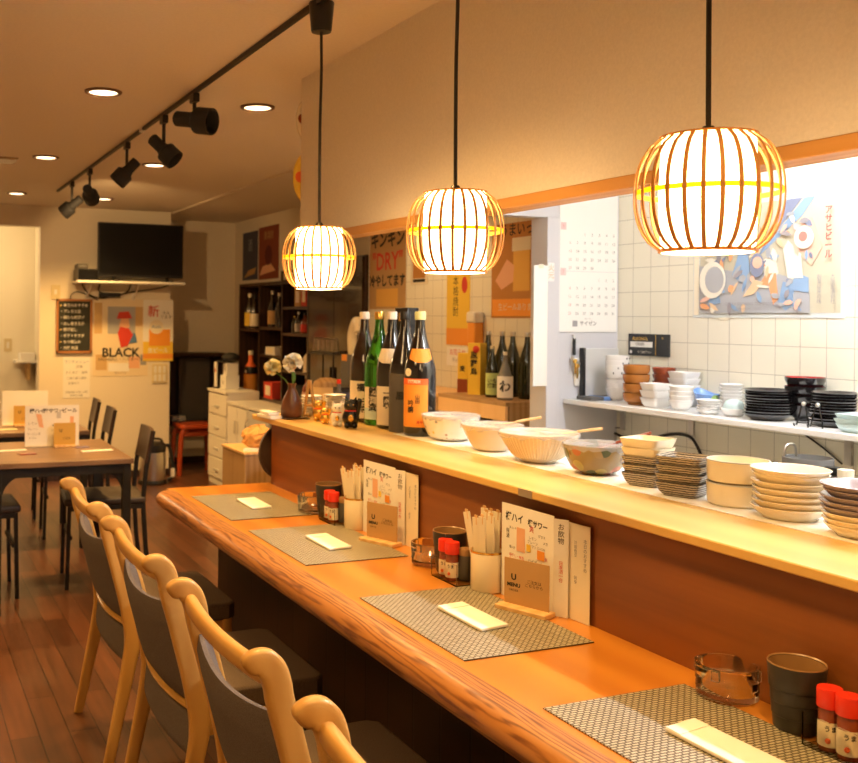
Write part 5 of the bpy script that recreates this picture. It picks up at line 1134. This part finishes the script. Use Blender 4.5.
r, d = cab(6.475, 6.92, .715, 'grey under-counter refrigerator with chrome handle', 'grey'); dr = O('door', B(-.30, -.28, -d + .01, d - .01, .06, .68), 'lgrey', r, .003); O('door_handle', MB().sweep([(-.31, d - .06, .42), (-.33, d - .06, .45), (-.33, d - .06, .60), (-.31, d - .06, .63)], .014, .014, (0, 1, 0), 8, 2), 'chrome', dr)
su = T('shelf_unit', 'dark wooden cubby shelf unit with bottles on the low cabinets', 'shelf unit', (2.95, 7.22, .7154)); ya, yb = -.75, .75
mb = MB().box(.125, .148, ya, yb, 0, .95).box(-.15, .148, ya, yb, 0, .025).box(-.15, .148, ya, yb, .925, .95)
for y in (-.75, -.25, .25, .73): mb.box(-.15, .148, y, y + .022, .025, .925)
O('carcass', mb, 'darkwood', su)
UZ = .7154
def sz(px_, py_): return at(px_, py_, X=2.86).z - UZ
shelves = [(.25, .75, [.56]), (-.25, .25, [.58, .36]), (-.75, -.25, [.74, .54, .26])]
for y0, y1, zs in shelves:
    for z in zs: O('inner_shelf', B(-.145, .125, y0 + .022, y1, z - .011, z + .011), 'darkwood', su)
def ub(y, z, h, w, m, label, cat='bottle', name='liquor_bottle', lab=None, neckm=None, X=2.85, cap='black', group='bottles in the dark shelf unit'):
    r = T(name, label, cat, (X, y, z), 0, group); k = w
    O('bottle_glass', MB().lathe([(.001, 0), (k, 0), (k, h * .55), (k * .8, h * .64), (k * .36, h * .74), (k * .33, h * .94), (.001, h * .94)], 20), m, r); O('cap', MB().lathe([(k * .38, h * .90), (k * .38, h), (.001, h)], 16), cap, r)
    if lab: O('label', MB().lathe([(k + .001, h * .08), (k + .001, h * .45)], 20, a0=R(130), a1=R(320)), lab, r)
    return r
zb = lambda z: UZ + z + .0114
ub(7.22 + .62, zb(.56), .30, .042, 'amber', 'yellow-labelled liquor bottle in the upper left cubby', lab='yellow', cap='cream')
ub(7.22 + .50, zb(.56), .28, .038, 'amber', 'brown liquor bottle in the upper left cubby, right of the yellow-labelled one', lab='cream')
ub(7.22 + .09, zb(.58), .29, .036, 'dkbottle', 'dark bottle in the upper middle cubby', lab='kraft', cap='steel')
ub(7.22 - .06, zb(.58), .27, .034, 'dkbottle', 'dark bottle with pale cap in the upper middle cubby, right one', cap='cream')
ob = ub(7.22 + .58, UZ + .0254, .36, .058, 'orange2', 'large orange-labelled bottle with black band in the lower left cubby', lab='orange', cap='cream')
O('black_band', MB().lathe([(.0595, .165), (.0595, .198), (.053, .225)], 24), 'black', ob); O('round_mark', MB().ball((-.054, -.026, .185), .014, 10, .4, 1, 1), 'cream', ob)
ub(7.22 - .58, zb(.54), .15, .034, 'redlac', 'red-labelled small bottle in the right column of the shelf unit', lab='red', cap='black')
ub(7.22 - .46, zb(.54), .16, .030, 'dkbottle', 'small dark bottle beside the red-labelled one', lab='lgrey', cap='steel')
ub(7.22 - .38, zb(.54), .13, .026, 'amber', 'tiny brown bottle at the left of the right column', cap='gold')
ub(7.22 - .62, UZ + .0254, .22, .034, 'redlac', 'pink-labelled bottle in the lower right cubby', lab='fpink', cap='cream')
ub(7.22 - .66, zb(.26), .19, .045, 'creamcer', 'white ceramic flask in the right column of the shelf unit', cap='creamcer')
def ubox(y, z, w, d, h, m, label, cat='box', name='small_box', X=2.86):
    r = T(name, label, cat, (X, y, z)); O('box_body', B(-d, d, -w, w, 0, h), m, r, .002); O('box_label', B(-d - .001, -d, -w * .6, w * .6, h * .2, h * .8), 'cream' if m != 'cream' else 'inkred', r)
ubox(7.22 - .52, zb(.74), .055, .05, .14, 'kraft', 'tan box in the top right cubby of the shelf unit'); ubox(7.22 - .64, zb(.74), .045, .05, .15, 'inkred', 'red box in the top right cubby of the shelf unit')
ubox(7.22 - .02, zb(.36), .10, .07, .065, 'whitemat', 'white box in the middle cubby of the shelf unit'); ubox(7.22 + .02, UZ + .0254, .09, .07, .13, 'inkred', 'red box in the lower middle cubby of the shelf unit')
r = tag(O('black_bag', MB().ball((0, 0, .07), .07, 14, 1, 1.2, 1), 'blackmat', None, 0, True, (2.87, 7.22 - .46, UZ + .027)), 'black bag in the lower right cubby', 'bag')
tp = UZ + .9504
o, w, h = wposter('dark_poster', 243, 258, 232, 280, 'dark blue-grey poster on the right wall above the shelf unit', 'navy', 3.0996); txt(o, '酒', 0, h * .2, w * .3, 'grey'); blob(o, 'pale_print', [(-w * .4, -h * .45), (w * .3, -h * .38), (w * .4, -h * .25), (-w * .1, -h * .3)], 'kraft')
o, w, h = wposter('red_poster', 259, 279, 226, 279, 'dark red-orange poster on the right wall above the shelf unit', 'redposter', 3.0996); disc(o, 'dark_print', 0, -h * .05, w * .18, 'darkred'); blob(o, 'pale_print', [(-w * .45, -h * .42), (w * .35, -h * .35), (w * .1, -h * .2), (-w * .3, -h * .25)], 'peach'); txt(o, '麦焼酎', 0, h * .32, w * .16, 'kraft')
ubox(6.70, tp, .07, .05, .20, 'whitemat', 'white box on top of the shelf unit', X=2.98); ubox(7.15, tp, .16, .06, .09, 'darkwood', 'dark low box on top of the shelf unit', X=2.98)
tc = T('tall_cupboard', 'tall glossy dark brown cupboard right of the shelf unit', 'cupboard', (2.95, 6.035, 0)); O('carcass', B(-.13, .148, -.425, .425, 0, 1.79), 'darkwood', tc, .003)
for s in (-1, 1): dr = O('door', B(-.15, -.131, s * .2125 - .21, s * .2125 + .21, .03, 1.78), 'darkgloss', tc, .002); O('door_handle', B(-.165, -.15, s * .02 - .006, s * .02 + .006, .9, 1.05), 'iron', dr)
for (y, w, d_, h, z, l, m) in [(7.73, .07, .06, .115, .7854, 'white carton on the drawer cabinet, lower one of two', 'paper'), (7.71, .05, .05, .10, .9008, 'white carton on the drawer cabinet, upper one of two', 'paper')]:
    r = T('white_carton', l, 'carton', (2.64, y, z), 0, 'white cartons on the drawer cabinet'); O('carton_body', B(-d_, d_, -w, w, 0, h), m, r, .002); O('carton_print', B(-d_ - .001, -d_, -w * .3, w * .3, h * .35, h * .6), 'lgrey', r)
r = tag(O('black_hat', MB().ball((0, 0, .045), .07, 14, 1.1, 1.2, .62), 'blackmat', None, 0, True, (2.64, 7.71, 1.0012)), 'black hat lying on the white cartons', 'hat')
O('visor', MB().ball((-.08, .02, .015), .05, 12, .9, 1, .2), 'blackmat', r)
r = T('counter_card', 'white card stand with red mark on the drawer cabinet', 'sign', (2.56, 7.86, .7854), WX); O('card', B(-.032, .032, -.004, .004, .01, .22), 'paper', r); O('card_base', B(-.034, .034, -.02, .02, 0, .012), 'darkwood', r); disc(r, 'red_mark', 0, .15, .016, 'inkred', -.0045)
# brown box with orange bag, near the counter end
q = at(236, 492, Y=5.2); r = T('cardboard_box', 'brown box standing on the floor behind the far counter end', 'box', (1.80, 4.88, 0)); O('box_body', B(-.11, .14, -.18, .18, 0, .68), 'boxwood', r, .004); O('box_top_edge', MB().box(-.115, .145, -.185, .185, .68, .692), 'palewood', r)
r = T('snack_bag', 'orange and white snack bag lying on the brown box', 'bag', (1.80, 4.80, .6924)); bagm = MB().ball((0, 0, .06), .07, 20, 1.25, 1.0, .85); rb = random.Random(9)
bagm.v = [(x * (1 + rb.uniform(-.16, .16)), y * (1 + rb.uniform(-.16, .16)), max(.0005, z * (1 + rb.uniform(-.12, .12)))) for x, y, z in bagm.v]
O('bag_body', bagm, 'plush', r, 0, False); O('white_fold', MB().prism([(-.10, -.05), (-.04, -.075), (.0, -.06), (-.03, -.02), (-.08, -.015)], .0, .012), 'paper', r); O('crimped_edge', MB().prism([(-.01, .02), (.05, .03), (.055, .05), (-.01, .05)], .09, .125), 'palewood', r)
r = T('paper_roll', 'light brown cylinder standing beside the brown box', 'cylinder', (1.83, 4.50, 0)); O('roll_body', MB().lathe([(.02, 0), (.09, 0), (.09, .66), (.02, .66), (.02, 0)], 28), 'boxwood', r); O('roll_rim', MB().lathe([(.091, .63), (.093, .662), (.086, .662)], 28), 'palewood', r)
# ================================================================== LIGHT, CAMERA
def area(name, loc, size, sy, e, c, rot=(0, 0, 0)):
    l = bpy.data.lights.new(name, 'AREA'); l.shape = 'RECTANGLE'; l.size = size; l.size_y = sy; l.energy = e; l.color = c
    o = bpy.data.objects.new(name, l); C.objects.link(o); o.location = loc; o.rotation_euler = rot; return o
def pt(name, loc, e, c, r=.06):
    l = bpy.data.lights.new(name, 'POINT'); l.energy = e; l.color = c; l.shadow_soft_size = r
    o = bpy.data.objects.new(name, l); C.objects.link(o); o.location = loc; return o
WARM = (1.0, .53, .12)
for y, z in ((2.583, 1.558), (1.852, 1.579), (1.137, 1.583)):
    l = bpy.data.lights.new('pendant_beam', 'SPOT'); l.energy = 5; l.color = (1.0, .62, .2); l.spot_size = R(150); l.spot_blend = .8; l.shadow_soft_size = .06
    o = bpy.data.objects.new('pendant_beam', l); C.objects.link(o); o.location = (1.15, y, z - .10)
l = bpy.data.lights.new('back_kitchen_lamp', 'SPOT'); l.energy = 34; l.color = (1.0, .62, .27); l.spot_size = R(150); l.spot_blend = .6; l.shadow_soft_size = .08
o = bpy.data.objects.new('back_kitchen_lamp', l); C.objects.link(o); o.location = (2.1, 4.6, 2.27)
pt('hall_lamp', (.2, 9.0, 2.15), 26, (1.0, .70, .36), .1)
w = bpy.data.worlds.new('world'); bpy.context.scene.world = w; w.use_nodes = True
w.node_tree.nodes['Background'].inputs[0].default_value = (1.0, .7, .45, 1); w.node_tree.nodes['Background'].inputs[1].default_value = .02
cam = bpy.data.cameras.new('camera'); co = bpy.data.objects.new('camera', cam); C.objects.link(co)
c_, s_ = math.cos(ROLL), math.sin(ROLL)
rx = RT * c_ + UP * s_; uy = -RT * s_ + UP * c_; bz = -FW
co.matrix_world = Matrix(((rx.x, uy.x, bz.x, 0), (rx.y, uy.y, bz.y, 0), (rx.z, uy.z, bz.z, H), (0, 0, 0, 1)))
cam.sensor_width = 36; cam.sensor_fit = 'HORIZONTAL'; cam.lens = F / 858 * 36; cam.shift_x = (429 - CX) / 858; cam.shift_y = (HY - 381.5) / 858
cam.clip_start = .05
cam.dof.use_dof = True; cam.dof.focus_distance = 1.9; cam.dof.aperture_fstop = 8.0
sc = bpy.context.scene; sc.camera = co
sc.view_settings.view_transform = 'Standard'; sc.view_settings.look = 'None'; sc.view_settings.exposure = 0.25; sc.view_settings.gamma = 1.0
sc.view_settings.use_curve_mapping = False
